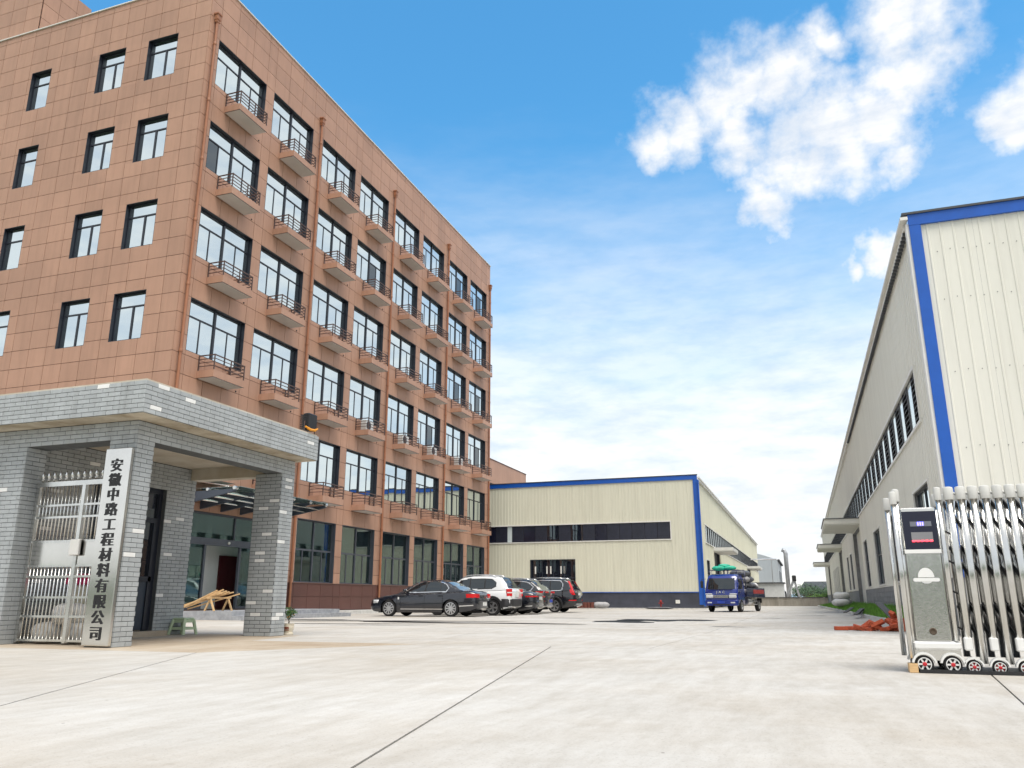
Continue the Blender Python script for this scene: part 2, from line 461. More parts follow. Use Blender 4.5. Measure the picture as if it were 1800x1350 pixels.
# wet streaks left lying on the yard
def puddle(cx, cy, lx, ly, rot=0, seed=0):
    rg = random.Random(seed); n = 26; pts = []
    ph = [rg.uniform(0, 6.28) for _ in range(4)]
    for k in range(n):
        a = 2*math.pi*k/n
        r = 1+.28*math.sin(2*a+ph[0])+.22*math.sin(3*a+ph[1])+.14*math.sin(5*a+ph[2])+rg.uniform(-.07, .07)
        x, y = lx*r*math.cos(a), ly*r*math.sin(a)
        pts.append((cx+x*math.cos(rot)-y*math.sin(rot), cy+x*math.sin(rot)+y*math.cos(rot)))
    b = MB().add([(p[0], p[1], .004) for p in pts], [tuple(range(n))])
    return structure(b.build('puddle', 'wet'))
for i, a in enumerate([(-13.4,24.6,3.2,.55,R(14)), (-10.2,23.6,3.0,.62,R(-4)), (-16.8,25.4,2.2,.35,R(10)), (-5.6,26.6,1.1,1.1,R(30)), (-4.6,28.6,1.3,1.5,R(20)), (-12.6,21.6,1.8,.28,R(12)),
                       (-7.8,23.4,.55,.14,0), (-2.0,22.6,.5,.12,R(-5)), (-11.6,20.6,1.5,.07,R(10)), (-1.2,33,.4,.2,0), (-8.5,30.5,.7,.16,R(-8)), (.3,38,.5,.3,0)]):
    puddle(*a, seed=i+3)
# ------------------------------------------------------------------ office block
XO, YO = -21.5, 22.8
office = thing('office_building', (XO, YO, 0), 'six-storey brown panelled office block with rows of small railed ledges under its windows', 'building')
OY1 = 55.7; OTOP = 26.4; OX0 = -40.0
rows = [23.75-3.9*k for k in range(5)]            # window heads of the upper floors
starts = [23.45+8.1*k for k in range(4)]
longw = []                                        # (y0,y1,z0,z1,kind)
for s in starts:
    for y in (s, s+3.9):
        for z in rows: longw.append((y, y+3.3, z-2.15, z, 'up'))
        if s > 30: longw.append((y, y+3.3, 1.42, 4.28, 'gf'))
ENT = (24.5, 30.3, .32, 3.95)
longh = [w[:4] for w in longw]+[ENT]
leftrows = [24.05-3.9*k for k in range(5)]
leftw = []
for z in leftrows:
    leftw += [(-24.72, -23.12, z-2.0, z, 'two'), (-27.45, -25.95, z-2.0, z, 'two'), (-31.45, -30.25, z-2.0, z, 'one'), (-36.2, -34.7, z-2.0, z, 'two')]
lefth = [w[:4] for w in leftw]
# wall layer, 0.24 thick, with its openings
wb = MB()
for a, b, c, e in cells_minus(YO+.245, OY1, .0, OTOP, longh): wb.box(XO-.26, XO-.02, a, b, c, e)
for a, b, c, e in cells_minus(OX0, XO-.02, .0, OTOP, lefth): wb.box(a, b, YO+.02, YO+.26 if b < XO-.3 else YO+.244, c, e)
wb.box(OX0, XO-.3, OY1-.3, OY1-.02, 0, OTOP)      # far end wall
wb.build('wall', 'wall_core', office)
# floors above the ground storey close the openings from behind
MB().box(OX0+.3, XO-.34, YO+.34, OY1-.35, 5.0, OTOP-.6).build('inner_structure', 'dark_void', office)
MB().box(OX0+.05, XO-.05, YO+.05, OY1-.06, OTOP-.5, OTOP-.3).build('roof', 'asphalt_roof', office)
MB().box(XO-.30, XO+.05, YO-.05, OY1+.03, OTOP, OTOP+.05).box(OX0, XO-.301, YO-.05, YO+.25, OTOP, OTOP+.05).build('parapet_cap', 'white_trim', office)
# stair head that stands flush with the short side
sh = MB().box(OX0, -31.62, YO+.02, 25.4, OTOP+.051, 29.6).build('stair_head', 'wall_core', office)
# ground-floor rooms seen through the glass
MB().box(XO-6, XO-.30, YO+.4, OY1-.4, .05, .30).build('room_floor', 'room_floor', office)
rm = MB().box(XO-6.2, XO-6.0, YO+.4, OY1-.4, .3, 4.9)
for y in (23.6, 31.2, 39.3, 47.5): rm.box(XO-5.99, XO-.4, y, y+.15, .31, 4.89)
rm.build('room_wall', 'room_wall', office)
MB().box(XO-6, XO-.35, YO+.4, OY1-.4, 4.72, 4.88).build('room_ceiling', 'room_white', office)
# ---- cladding panels
def panel_factory(rects, axis, t=.022, g=.006):
    def mk():
        b = MB()
        for a, c, d_, e in rects:
            if axis == 'x': b.box(-t, 0, a, c, d_, e)
            else: b.box(a, c, -t+.0, 0, d_, e)
        return b
    return mk
pieces = []; dark = []
JZ = [.2, .80, 1.38]
z = rows[0]
zz = sorted({round(rows[0]-.78*k, 4) for k in range(-3, 29)} | {1.38})
zz = [v for v in zz if 1.37 < v < OTOP-.2]+[OTOP]
if zz[1]-zz[0] < .3: zz.pop(1)
uu = [YO]
for s in starts: uu += [s, s+1.1, s+2.2, s+3.3, s+3.9, s+5.0, s+6.1, s+7.2]
uu.append(OY1)
def clad(ulines, vlines, holes, axis, plane, bucket, g=.010):
    for u0, u1 in zip(ulines, ulines[1:]):
        for v0, v1 in zip(vlines, vlines[1:]):
            rects = []
            for a, b, c, e in cells_minus(u0, u1, v0, v1, holes):
                a2 = a+(g if abs(a-u0) < 1e-6 else 0); b2 = b-(g if abs(b-u1) < 1e-6 else 0)
                c2 = c+(g if abs(c-v0) < 1e-6 else 0); e2 = e-(g if abs(e-v1) < 1e-6 else 0)
                if b2-a2 > .02 and e2-c2 > .02: rects.append((a2-u0, b2-u0, c2-v0, e2-v0))
            if not rects: continue
            area = sum((b-a)*(e-c) for a, b, c, e in rects)
            loc = (plane, u0, v0) if axis == 'x' else (u0, plane, v0)
            cen = (plane, (u0+u1)/2, (v0+v1)/2) if axis == 'x' else ((u0+u1)/2, plane, (v0+v1)/2)
            sz = shown(cen, area*(.75 if axis == 'x' else .6))
            key = (axis,)+tuple(tuple(round(q, 3) for q in r_) for r_ in rects)
            if axis == 'x': mk = panel_factory(rects, 'x')
            else:
                def mk(rects=rects):
                    b = MB()
                    for a, b_, c, e in rects: b.box(a, b_, 0, .022, c, e)
                    return b
            bucket.append((sz, key, mk, loc))
clad(uu, zz, longh, 'x', XO, pieces)
ul = [OX0+.93*k for k in range(20)]
ul = [v for v in ul if v < XO-.4]+[XO-.0225]
clad(ul, zz, lefth, 'y', YO, pieces)
clad([v for v in ul if v < -31.7]+[-31.62], [OTOP+.06, 27.2, 28.0, 28.8, 29.6], [], 'y', YO, pieces)
shc = []
clad([YO+.05, 23.7, 24.6, 25.4], [OTOP+.06, 27.2, 28.0, 28.8, 29.6], [], 'x', -31.6, pieces)
split_pieces(pieces, 'wall_panel', 'wall_panels', 'panel', office)
clad(uu, JZ, [(ENT[0]-.01, ENT[1]+.01, 0, 4)], 'x', XO+.03, dark)
clad(ul, JZ, [], 'y', YO-.03, dark)
split_pieces(dark, 'plinth_panel', 'plinth_panels', 'panel_dark', office, 200)
MB().box(XO-.02, XO+.008, YO, ENT[0], .0, 1.385).box(XO-.02, XO+.008, ENT[1], OY1, .0, 1.385).box(XO-.02, XO+.05, ENT[1], OY1, 1.383, 1.41).build('plinth', 'panel_dark', office)
# ---- windows (frame > panes)
def window_up(w, h, depth, kind):
    """local: u along the wall, z up from 0, x=0 is the wall face, glass set back; returns frame MB, pane rects"""
    f = MB(); t = .045; bk = -depth; fr = bk+.07
    # lining of the reveal
    f.box(bk, -.004, 0, .02, 0, h).box(bk, -.004, w-.02, w, 0, h).box(bk, -.004, .0201, w-.0201, h-.02, h).box(bk, -.004, .0201, w-.0201, 0, .02)
    f.box(bk, fr, .02, .02+t, .02, h-.02).box(bk, fr, w-.02-t, w-.02, .02, h-.02)
    a, b = .02+t, w-.02-t
    f.box(bk, fr, a, b, .02, .02+t).box(bk, fr, a, b, h-.02-t, h-.02)
    P = []
    z0, z1 = .02+t, h-.02-t
    if kind == 'up':
        c = w/2; f.box(bk, fr+.02, c-.05, c+.05, z0, z1)
        zt = z1-.62
        f.box(bk, fr, a, c-.05, zt-.03, zt+.03).box(bk, fr, c+.05, b, zt-.03, zt+.03)
        for s0, s1 in ((a, c-.05), (c+.05, b)):
            P.append((s0, s1, zt+.03, z1)); m_ = (s0+s1)/2
            f.box(bk+.02, fr-.01, m_-.025, m_+.025, z0, zt-.03)
            P.append((s0, m_-.025, z0, zt-.03)); P.append((m_+.025, s1, z0, zt-.03))
    elif kind == 'gf':
        c = w/2; f.box(bk, fr+.02, c-.045, c+.045, z0, z1); zt = z0+(z1-z0)*.52
        for s0, s1 in ((a, c-.045), (c+.045, b)):
            f.box(bk, fr, s0, s1, zt-.04, zt+.04); P.append((s0, s1, zt+.04, z1)); m_ = (s0+s1)/2
            f.box(bk+.02, fr-.01, m_-.03, m_+.03, z0, zt-.04)
            P.append((s0, m_-.03, z0, zt-.04)); P.append((m_+.03, s1, z0, zt-.04))
    elif kind == 'two':
        zt = z1-.5; f.box(bk, fr, a, b, zt-.03, zt+.03); c = w*.55
        f.box(bk, fr, c-.04, c+.04, z0, zt-.03); P += [(a, b, zt+.03, z1), (a, c-.04, z0, zt-.03), (c+.04, b, z0, zt-.03)]
    else:
        zt = z1-.55; f.box(bk, fr, a, b, zt-.03, zt+.03); P += [(a, b, zt+.03, z1), (a, b, z0, zt-.03)]
    return f, P, bk+.035
wcache = {}
rw = random.Random(5)
def place_window(w, h, kind, loc, turned):
    key = (round(w, 2), round(h, 2), kind)
    if key not in wcache:
        f, P, gx = window_up(w, h, .24, kind)
        fm = f.mesh('window', 'frame_gf' if kind == 'gf' else 'frame')
        pm = []
        for a, b, c, e in P:
            cu, cz = (a+b)/2, (c+e)/2
            pm.append((MB().box(-.006, .006, a-cu-.004, b-cu+.004, c-cz-.004, e-cz+.004), (gx, cu, cz)))
        wcache[key] = (fm, pm, {})
    fm, pm, meshes = wcache[key]
    o = inst('window', fm, office, loc, (0, 0, R(-90)) if turned else None)
    OFF[o.name] = Vector()
    for i, (b, c) in enumerate(pm):
        dk = kind in ('up',) and i in (1, 4) and rw.random() < .10
        g = 'glass_gf' if kind == 'gf' else ('glass_dark' if dk else 'glass')
        if (i, g) not in meshes: meshes[(i, g)] = b.mesh('pane', g)
        p = bpy.data.objects.new('pane', meshes[(i, g)]); col.objects.link(p); p.parent = o; p.location = c
        p.rotation_euler = (0, rw.gauss(0, .0025), rw.gauss(0, .003))
for y0, y1, z0, z1, k in longw: place_window(y1-y0, z1-z0, k, (XO, y0, z0), False)
for x0, x1, z0, z1, k in leftw: place_window(x1-x0, z1-z0, k, (x0, YO, z0), True)
# ---- railed ledges
led = MB().box(0, .8, 0, 1.85, .015, .30).mesh('balcony', 'panel')
sof = MB().box(.03, .785, .02, 1.83, .0, .0145).mesh('soffit', 'soffit_white')
lip = MB().box(.786, .803, -.003, 1.853, -.005, .0149).box(0.031, .785, -.003, .0199, -.005, .0149).mesh('drip_edge', 'rail')
rl = MB()
for (x, y) in ((.03, .03), (.77, .03), (.77, 1.0), (.77, 1.82), (.03, 1.82)): rl.box(x-.018, x+.018, y-.018, y+.018, .301, .93)
for k in range(4):
    zz_ = .47+.145*k; s_ = .013 if k < 3 else .02
    rl.box(.048, .752, .03-s_, .03+s_, zz_-s_, zz_+s_).box(.048, .752, 1.82-s_, 1.82+s_, zz_-s_, zz_+s_)
    rl.box(.77-s_, .77+s_, .048, .982, zz_-s_, zz_+s_).box(.77-s_, .77+s_, 1.018, 1.802, zz_-s_, zz_+s_)
# inner return rail beside the unit bay
for k in range(3): rl.box(.30, .60, 1.21, 1.235, .45+.14*k, .475+.14*k)
rl.box(.585, .61, 1.21, 1.235, .301, .76)
rlm = rl.mesh('railing', 'rail')
ledge_at = {}
for ci, s in enumerate([q for s in starts for q in (s, s+3.9)]):
    for ri, zt in enumerate(rows):
        o = inst('balcony', led, office, (XO+.003, s+.72, zt-3.1)); OFF[o.name] = Vector()
        ledge_at[(ci, ri)] = Vector((XO+.003, s+.72, zt-2.8))
        for nm, me in (('soffit', sof), ('drip_edge', lip), ('railing', rlm)):
            p = bpy.data.objects.new(nm, me); col.objects.link(p); p.parent = o
# ---- downpipes with their hoppers
for y in (23.1, 31.22, 39.35, 47.45, 55.5):
    b = MB().tube([(XO+.10, y, .35), (XO+.10, y, 24.4)], .062, 10)
    b.box(XO+.02, XO+.20, y-.11, y+.11, 24.42, 24.66).box(XO+.0, XO+.23, y-.14, y+.14, 24.66, 24.72)
    b.box(XO+.03, XO+.17, y-.09, y+.09, 24.30, 24.42)
    for k in range(9):
        zc = 1.6+2.7*k; b.lathe([(.072, zc), (.078, zc+.02), (.078, zc+.10), (.072, zc+.12)], (XO+.10, y, 0), 10)
    b.build('downpipe', 'pipe_brown', office, 'auto')
# pipe sleeves beside the ledges
b = MB()
for (ci, ri), p in ledge_at.items(): b.lathe([(.035, -.01), (.035, .012)], (XO+.012, p.y+2.35, p.z-.25), 8, 'x')
tag(b.build('pipe_sleeves', 'dark_void', office), kind='stuff')
# ---- entrance: glass screen with sliding doors, lobby behind
y0, y1, z0, z1 = ENT
ent = MB(); xa, xb = XO-.20, XO-.10
ent.box(xa, xb, y0, y0+.09, z0, z1).box(xa, xb, y1-.09, y1, z0, z1).box(xa, xb, y0+.09, y1-.09, z1-.08, z1)
ent.box(xa-.05, xb+.06, y0+.09, y1-.09, 2.72, 2.98)
for y in (25.75, 27.85, 29.2): ent.box(xa, xb, y-.05, y+.05, z0, 2.72)
for y in (27.4,): ent.box(xa, xb, y-.03, y+.03, 2.98, z1-.08)
ent.box(xa, xb, y0+.09, 25.70, z0, z0+.1).box(xa, xb, 27.9, 29.15, z0, z0+.1)
entrance = ent.build('entrance', 'frame_gf', office)
for nm, a, b_, c, e in (('pane', y0+.09, 25.70, z0+.1, 2.72), ('pane', 27.90, 29.15, z0+.1, 2.72), ('pane', 29.25, y1-.09, z0+.1, 2.72), ('pane', y0+.09, 27.37, 2.98, z1-.08), ('pane', 27.43, y1-.09, 2.98, z1-.08)):
    MB().box(XO-.156, XO-.144, a, b_, c, e).build(nm, 'glass_door', entrance)
MB().lathe([(.0, -.0), (.05, .0), (.06, .03), (.03, .07)], (XO-.04, 27.0, 2.85), 12, 'x').build('sensor', 'white_trim', entrance, True)
MB().box(XO-1.5, XO-1.35, 23.76, 31.19, .31, 4.7).build('lobby_wall', 'room_white', office)
MB().box(XO-1.34, XO-1.28, 28.1, 29.6, .31, 2.45).build('lobby_door', 'red_door', office)
# ---- curtains behind the ground-floor glass
def curtain(ya, yb, za, zb, m, seed):
    n = max(8, int((yb-ya)*14)); rg = random.Random(seed); pts = []
    for i in range(n+1):
        pts.append((XO-.45+.05*math.sin(i*1.9+seed)+rg.uniform(-.01, .01), ya+(yb-ya)*i/n))
    b = MB().add([(x, y, za) for x, y in pts]+[(x, y, zb) for x, y in pts], [(i, i+1, n+2+i, n+1+i) for i in range(n)])
    b.build('curtain', m, office, True)
curtain(39.8, 40.3, 1.4, 3.0, 'curtain_blue', 1)
for i, (a, c, za) in enumerate([(40.3,42.9,1.4),(43.6,44.6,1.4),(45.5,46.9,1.4),(47.9,51,1.4),(51.8,55,1.4),(31.7,34.8,3.1),(35.5,38.8,3.1)]): curtain(a, c, za, 4.3, 'curtain', i+2)
# ---- apron and entrance steps
ap = structure(MB().box(OX0, -20.55, YO-1.2, YO+.3, -.05, .16).box(XO-.3, -20.55, YO+.301, 56.6, -.05, .16).build('apron', 'kerb'))
mat('step_stone', (.40, .41, .43), .55, var=.3, scale=6, c2=(.26, .27, .29))
st = thing('entrance_steps', (XO+1.5, 27.2, 0), 'low grey stone entrance steps under the glass canopy of the office block', 'steps')
for k, (xo, yo, z0, z1) in enumerate(((-18.1, 30.9, 0, .15), (-18.45, 30.55, .151, .30))):
    n = 7; ya = 23.6
    for i in range(n):
        a = ya+(yo-ya)*i/n; c = ya+(yo-ya)*(i+1)/n
        MB().box(-20.54, xo, a+.004, c-.004, z0, z1).build('tread', 'step_stone', st)
# ---- glass canopy on tapering steel beams
cn = thing('glass_canopy', (XO, 27.0, 4.2), 'glass entrance canopy on dark tapering steel beams over the office door', 'canopy')
mat('canopy_steel', (.05, .062, .085), .4, var=.1)
glass_mat('canopy_glass', (.25, .33, .30), .14, see=.6)
by = [23.95+1.19*k for k in range(6)]
for y in by:
    bm_ = MB().prism([(XO, 4.02), (-19.2, 4.42), (-19.0, 4.47), (-19.0, 4.55), (XO, 4.50)], 'y', y-.05, y+.05).build('beam', 'canopy_steel', cn)
    MB().lathe([(.07, -.08), (.07, .08)], (-19.02, y, 4.58), 10, 'y').lathe([(.06, -.075), (.06, .075)], (-20.2, y, 4.57), 10, 'y').build('clamp', 'steel', bm_, 'auto')
for x, z in ((-19.35, 4.40), (-20.0, 4.32), (-20.7, 4.26)):
    MB().tube([(x, by[0], z), (x, by[-1], z)], .035, 8).build('tie_rod', 'steel', cn, True)
for k in range(5):
    for xa, xb in ((-21.4, -20.25), (-20.15, -18.85)):
        MB().box(xa, xb, by[k]+.03, by[k+1]-.03, 4.62, 4.635).build('glass_panel', 'canopy_glass', cn)
for k in range(6): MB().tube([(XO+.05, by[k], 5.0), (-19.3, by[k], 4.66)], .018, 6).build('hanger', 'steel', cn)
# ---- outdoor air conditioners standing on ledges of the third row down from the entrance
mat('ac_white', (.66, .67, .66), .5, var=.08)
ac_spots = [(3, 3), (4, 3), (5, 3), (6, 3)]
names = ['fourth', 'fifth', 'sixth', 'seventh']
for (ci, ri), nm in zip(ac_spots, names):
    p = ledge_at[(ci, ri)]
    a = thing('air_conditioner', (p.x+.36, p.y+.62, p.z), 'outdoor air conditioner on the %s ledge from the near corner, second floor of office' % nm, 'air conditioner', 'air conditioners on office ledges')
    MB().bevbox(p.x+.20, p.x+.52, p.y+.22, p.y+1.02, p.z+.03, p.z+.58, .02).build('casing', 'ac_white', a)
    MB().lathe([(.23, 0), (.23, .012), (.20, .016), (.04, .016)], (p.x+.52, p.y+.50, p.z+.31), 20, 'x').build('fan_grille', 'frame', a)
    MB().box(p.x+.22, p.x+.5, p.y+.26, p.y+.31, p.z, p.z+.03).box(p.x+.22, p.x+.5, p.y+.92, p.y+.97, p.z, p.z+.03).build('feet', 'rail', a)
# ------------------------------------------------------------------ gatehouse clad in grey brick slips
gh = thing('gatehouse', (-9.9, 10.0, 0), 'flat-roofed gatehouse clad in grey brick with scattered white bricks', 'building')
GX, GY, GB = -9.95, 10.0, 14.4         # right face, front face, back of the far pillar
FX, FY, FB = -9.5, 9.6, 14.52         # fascia planes
ZB, ZS, ZT = 3.22, 3.54, 4.06         # beam underside, soffit, fascia top
WX = -12.4                            # porch wall that carries the door
core = MB()
core.box(-18, FX-.012, FY+.012, FB-.012, ZS+.001, ZT-.002)                        # roof slab
core.build('roof_slab', 'mortar', gh)
MB().box(-18, FX-.02, FY+.02, FB-.02, ZS-.012, ZS).build('soffit', 'soffit_dirty', gh)
MB().box(-18, FX-.03, FY+.03, FB-.03, ZT-.0019, ZT+.03).build('coping', 'plaster', gh)
c2 = MB()
c2.box(-10.5, GX-.012, GY+.012, 10.4, 0, ZB)                                    # front post
c2.box(-10.59, GX-.012, 13.95, GB, 0, ZB)                                        # far pillar
c2.box(-18, GX-.012, GY+.012, 10.40, ZB+.001, ZS-.013)                            # front beam
c2.box(-10.3, GX-.0121, 10.401, GB, ZB+.001, ZS-.013)                              # side beam
c2.box(-18, -12.312, GY+.0121, 10.40, 0, ZB)                                      # front wall left of the gate
c2.box(-12.7, WX-.012, 10.401, 11.6, 0, ZS-.0131).box(-12.7, WX-.012, 13.45, 14.3, 0, ZS-.0131).box(-12.7, WX-.012, 11.6, 13.45, 2.92, ZS-.0131)
c2.build('brick_backing', 'mortar', gh)
MB().box(-12.39, -10.31, 10.41, GB-.31, ZS-.10, ZS-.0135).build('ceiling', 'plaster', gh)
MB().box(-12.39, -10.51, GB-.30, GB-.02, ZB-.02, ZS-.014).build('beam', 'plaster', gh)
MB().box(-18, -12.71, 13.9, 14.1, 0, ZS-.015).build('wall', 'plaster', gh)
mat('brick_mid', (.25, .275, .29), .62, var=.12, scale=1.0, island=.10, bump=.12, bscale=90)
BR = []                                # (size, key, factory, loc) per colour
BRW = []
def brick_face(axis, plane, u0, u1, z0, z1, outward, holes=(), seed=0, white=.05, fixed=()):
    """running bond of slips on one wall face; axis 'y': face in a y plane, u is x; axis 'x': face in an x plane, u is y"""
    rg = random.Random(seed); ch = .0743; bl = .25; j = .004
    n = max(1, round((z1-z0)/ch)); ch = (z1-z0)/n; lastw = -9
    for k in range(n):
        za, zb = z0+k*ch, z0+(k+1)*ch
        off = (.5 if k % 2 else 0)*bl
        u = u0-off
        while u < u1-1e-6:
            a, b = max(u, u0), min(u+bl, u1); u += bl
            if b-a < .03: continue
            for h in holes:
                if za < h[3]-.02 and zb > h[2]+.02 and a < h[1] and b > h[0]:
                    if a < h[0]: b = h[0]
                    elif b > h[1]: a = h[1]
                    else: b = a
            if b-a < .03: continue
            w, h = b-a-2*j, zb-za-2*j
            t = .014
            def mk(w=w, h=h, axis=axis, outward=outward):
                m = MB(); e = .003
                # slip with a softened front edge
                if axis == 'y':
                    s = outward
                    m.loft([[(0,0,0),(w,0,0),(w,0,h),(0,0,h)], [(0,s*(t-e),0),(w,s*(t-e),0),(w,s*(t-e),h),(0,s*(t-e),h)], [(e,s*t,e),(w-e,s*t,e),(w-e,s*t,h-e),(e,s*t,h-e)]], cap=True)
                else:
                    s = outward
                    m.loft([[(0,0,0),(0,w,0),(0,w,h),(0,0,h)], [(s*(t-e),0,0),(s*(t-e),w,0),(s*(t-e),w,h),(s*(t-e),0,h)], [(s*t,e,e),(s*t,w-e,e),(s*t,w-e,h-e),(s*t,e,h-e)]], cap=True)
                return m
            base = plane-outward*.0125
            loc = (a+j, base, za+j) if axis == 'y' else (base, a+j, za+j)
            sz = shown(loc, w*h*(.8 if axis == 'y' else .6))
            isw = rg.random() < white and w > .2 and k-lastw >= 1
            if isw: lastw = k
            (BRW if isw else BR).append((sz, (axis, outward, round(w, 4), round(h, 4)), mk, loc))
brick_face('y', FY, -18, FX, ZS, ZT, -1, seed=1)
brick_face('x', FX, FY+.012, FB, ZS, ZT, 1, seed=2)
brick_face('y', GY, -18, GX, ZB, ZS-.02, -1, seed=3)
brick_face('x', GX, GY+.012, GB, ZB, ZS-.02, 1, seed=4, white=.03)
brick_face('y', GY, -10.5, GX, 0, ZB, -1, seed=5)
brick_face('x', GX, GY+.012, 10.4, 0, ZB, 1, seed=15, white=.07)
brick_face('y', 13.95, -10.59, GX, 0, ZB, -1, seed=8, white=.075)
brick_face('x', GX, 13.962, GB, 0, ZB, 1, seed=21, white=.09)
brick_face('y', GY, -18, -12.3, 0, ZB, -1, seed=8, white=.05)
brick_face('x', WX, 10.41, 14.3, 0, ZS-.11, 1, holes=[(11.6, 13.45, 0, 2.92)], seed=9, white=.03)
brick_face('x', -12.3, GY+.012, 10.4, 0, ZB, 1, seed=10, white=0)
split_pieces(BRW, 'white_brick', 'white_bricks', 'brick_white', gh, 120)
split_pieces(BR, 'brick', 'bricks', 'brick_grey', gh, 300)
# porch door and its glazed side panel in the x = WX wall
dr = MB(); xa, xb = WX-.20, WX-.10
dr.box(xa, xb, 11.6, 11.69, .12, 2.92).box(xa, xb, 13.36, 13.45, .12, 2.92).box(xa, xb, 11.69, 13.36, 2.82, 2.92).box(xa, xb, 11.69, 13.36, 2.22, 2.32)
dr.box(xa, xb, 12.42, 12.52, .12, 2.22).box(xa, xb+.01, 12.52, 13.36, 1.05, 1.15).box(xa, xb+.01, 12.52, 12.60, .12, 2.22).box(xa, xb+.01, 13.28, 13.36, .12, 2.22).box(xa, xb, 11.69, 12.42, .12, .2)
door = dr.build('door', 'frame', gh)
for a, b, c, e in ((11.69,13.36,2.32,2.82), (11.69,12.42,.2,2.22), (12.60,13.28,1.15,2.22)):
    MB().box(WX-.156, WX-.144, a, b, c, e).build('pane', 'glass_dark', door)
mat('door_panel', (.035, .05, .075), .4)
MB().box(WX-.16, WX-.12, 12.60, 13.28, .12, 1.05).build('door_panel', 'door_panel', door)
MB().tube([(WX-.09, 12.68, 1.05), (WX-.05, 12.68, 1.08), (WX-.05, 12.68, 1.32), (WX-.09, 12.68, 1.35)], .012, 8).build('handle', 'steel', door)
MB().box(-12.39, WX+.25, 11.5, 13.6, 0, .10).build('threshold', 'concrete_tan', gh)
MB().lathe([(.20, 0), (.19, -.05), (.13, -.10), (.02, -.125)], (-11.35, 11.2, ZS-.101), 24).build('ceiling_lamp', 'white_trim', gh, True)
# ---- steel name board on the front post
sg = thing('name_board', (-10.2, 9.95, 0), 'tall brushed-steel name board with twelve black Chinese characters on the gate post', 'sign')
MB().bevbox(-10.46, -9.94, 9.905, 9.982, .02, 3.06, .012).build('board', 'steel_sheet', sg)
cu = bpy.data.curves.new('glyphs', 'FONT'); cu.size = .27; cu.extrude = .0015; cu.align_x = 'CENTER'; cu.resolution_u = 3
tmp = bpy.data.objects.new('glyphs', cu); col.objects.link(tmp)
for i, ch in enumerate('安徽中路工程材料有限公司'):
    cu.body = ch; cu.offset = .002
    dg = bpy.context.evaluated_depsgraph_get(); dg.update()
    me0 = bpy.data.meshes.new_from_object(tmp.evaluated_get(dg))
    b = MB(); z = 2.70-.234*i
    # brush weight: heavy uprights, light level strokes
    for k, dx in enumerate((-.014, -.0105, -.007, -.0035, 0, .0035, .007, .0105, .014)):
        b.add([(-10.2+v.co.x*.93+dx, 9.9045-v.co.z-.0004*k, z+v.co.y*.82) for v in me0.vertices], [tuple(p.vertices) for p in me0.polygons])
    b.build('character', 'black_paint', sg)
bpy.data.objects.remove(tmp)
# ---- barred steel gate in the porch opening
sgate = thing('barred_gate', (-11.4, 10.3, 0), 'stainless-steel barred double gate with spear tips beside the name board', 'gate')
GYY = 10.30
fr = MB()
for x in (-12.25, -11.22, -10.56): fr.box(x-.035, x+.035, GYY-.03, GYY+.03, .03, 2.56)
fr.box(-12.285, -10.52, GYY-.032, GYY+.032, 2.56, 2.64)
for z in (.05, .42, .72, 1.05, 1.22, 1.62, 2.02, 2.22):
    fr.box(-12.214, -11.256, GYY-.02, GYY+.02, z, z+.035).box(-11.184, -10.596, GYY-.02, GYY+.02, z, z+.035)
fr.build('frame', 'steel', sgate)
barm = MB().tube([(0, 0, 0), (0, 0, 1)], .011, 8).mesh('bar', 'steel', True)
for xa, xb, n in ((-12.21, -11.26, 12), (-11.18, -10.60, 7)):
    for k in range(n):
        x = xa+(xb-xa)*(k+.5)/n
        for z0, z1 in ((.086, 1.219), (1.656, 2.559)):
            o = inst('bar', barm, sgate, (x, GYY, z0)); o.scale = (1, 1, z1-z0)
MB().box(-12.2, -11.27, GYY-.012, GYY+.012, 1.256, 1.619).build('sheet', 'steel_sheet', sgate)
MB().box(-11.17, -10.61, GYY-.012, GYY+.012, 1.256, 1.619).build('sheet', 'steel_sheet', sgate)
MB().bevbox(-11.30, -11.10, GYY-.09, GYY-.033, 1.40, 1.66, .012).build('lock_box', 'white_trim', sgate)
tip = MB().lathe([(.012, 0), (.012, .03), (.022, .035), (.022, .045), (.010, .05), (.012, .07), (.030, .10), (.016, .15), (.001, .19)], n=8)
tip.tube([(-.035, 0, .075), (-.02, 0, .05), (.02, 0, .05), (.035, 0, .075)], .007, 6)
tipm = tip.mesh('spear_tip', 'steel', True)
for k in range(13): inst('spear_tip', tipm, sgate, (-12.2+.132*k, GYY, 2.64))
# ---- things kept inside the porch
def sack(name, loc, size, rz, m, label=None, cat=None, group=None, seed=0, parent=None):
    rg = random.Random(seed); rings = []; n = 14
    lx, ly, lz = size; ph = rg.uniform(0, 6)
    for i in range(9):
        t = i/8*2-1; w = max(.05, (1-abs(t)**3.2))**.55
        ring = []
        for k in range(n):
            a = 2*math.pi*k/n
            y = math.copysign(abs(math.cos(a))**.75, math.cos(a))*ly/2*w
            z = math.copysign(abs(math.sin(a))**.85, math.sin(a))*lz/2*(w*.9+.1)
            kk = 1+.07*math.sin(3*a+ph+i)+rg.uniform(-.03, .03)
            ring.append((t*lx/2, y*kk, lz/2+z*kk))
        rings.append(ring)
    b = MB().loft(rings, cap=True)
    o = bpy.data.objects.new(name, b.mesh(name, m, True)); col.objects.link(o)
    o.location = loc; o.rotation_euler = (0, 0, rz)
    if parent: o.parent = parent
    tag(o, label, cat, group); return o
mat('sack_white', (.68, .68, .66), .75, var=.15, scale=5, bump=.3, bscale=18)
mat('sack_grey', (.10, .105, .12), .5, var=.3, scale=4, bump=.4, bscale=12)
mat('sack_pale', (.36, .36, .37), .55, var=.3, scale=3, bump=.4, bscale=12)
mat('pink', (.72, .02, .16), .5, var=.1)
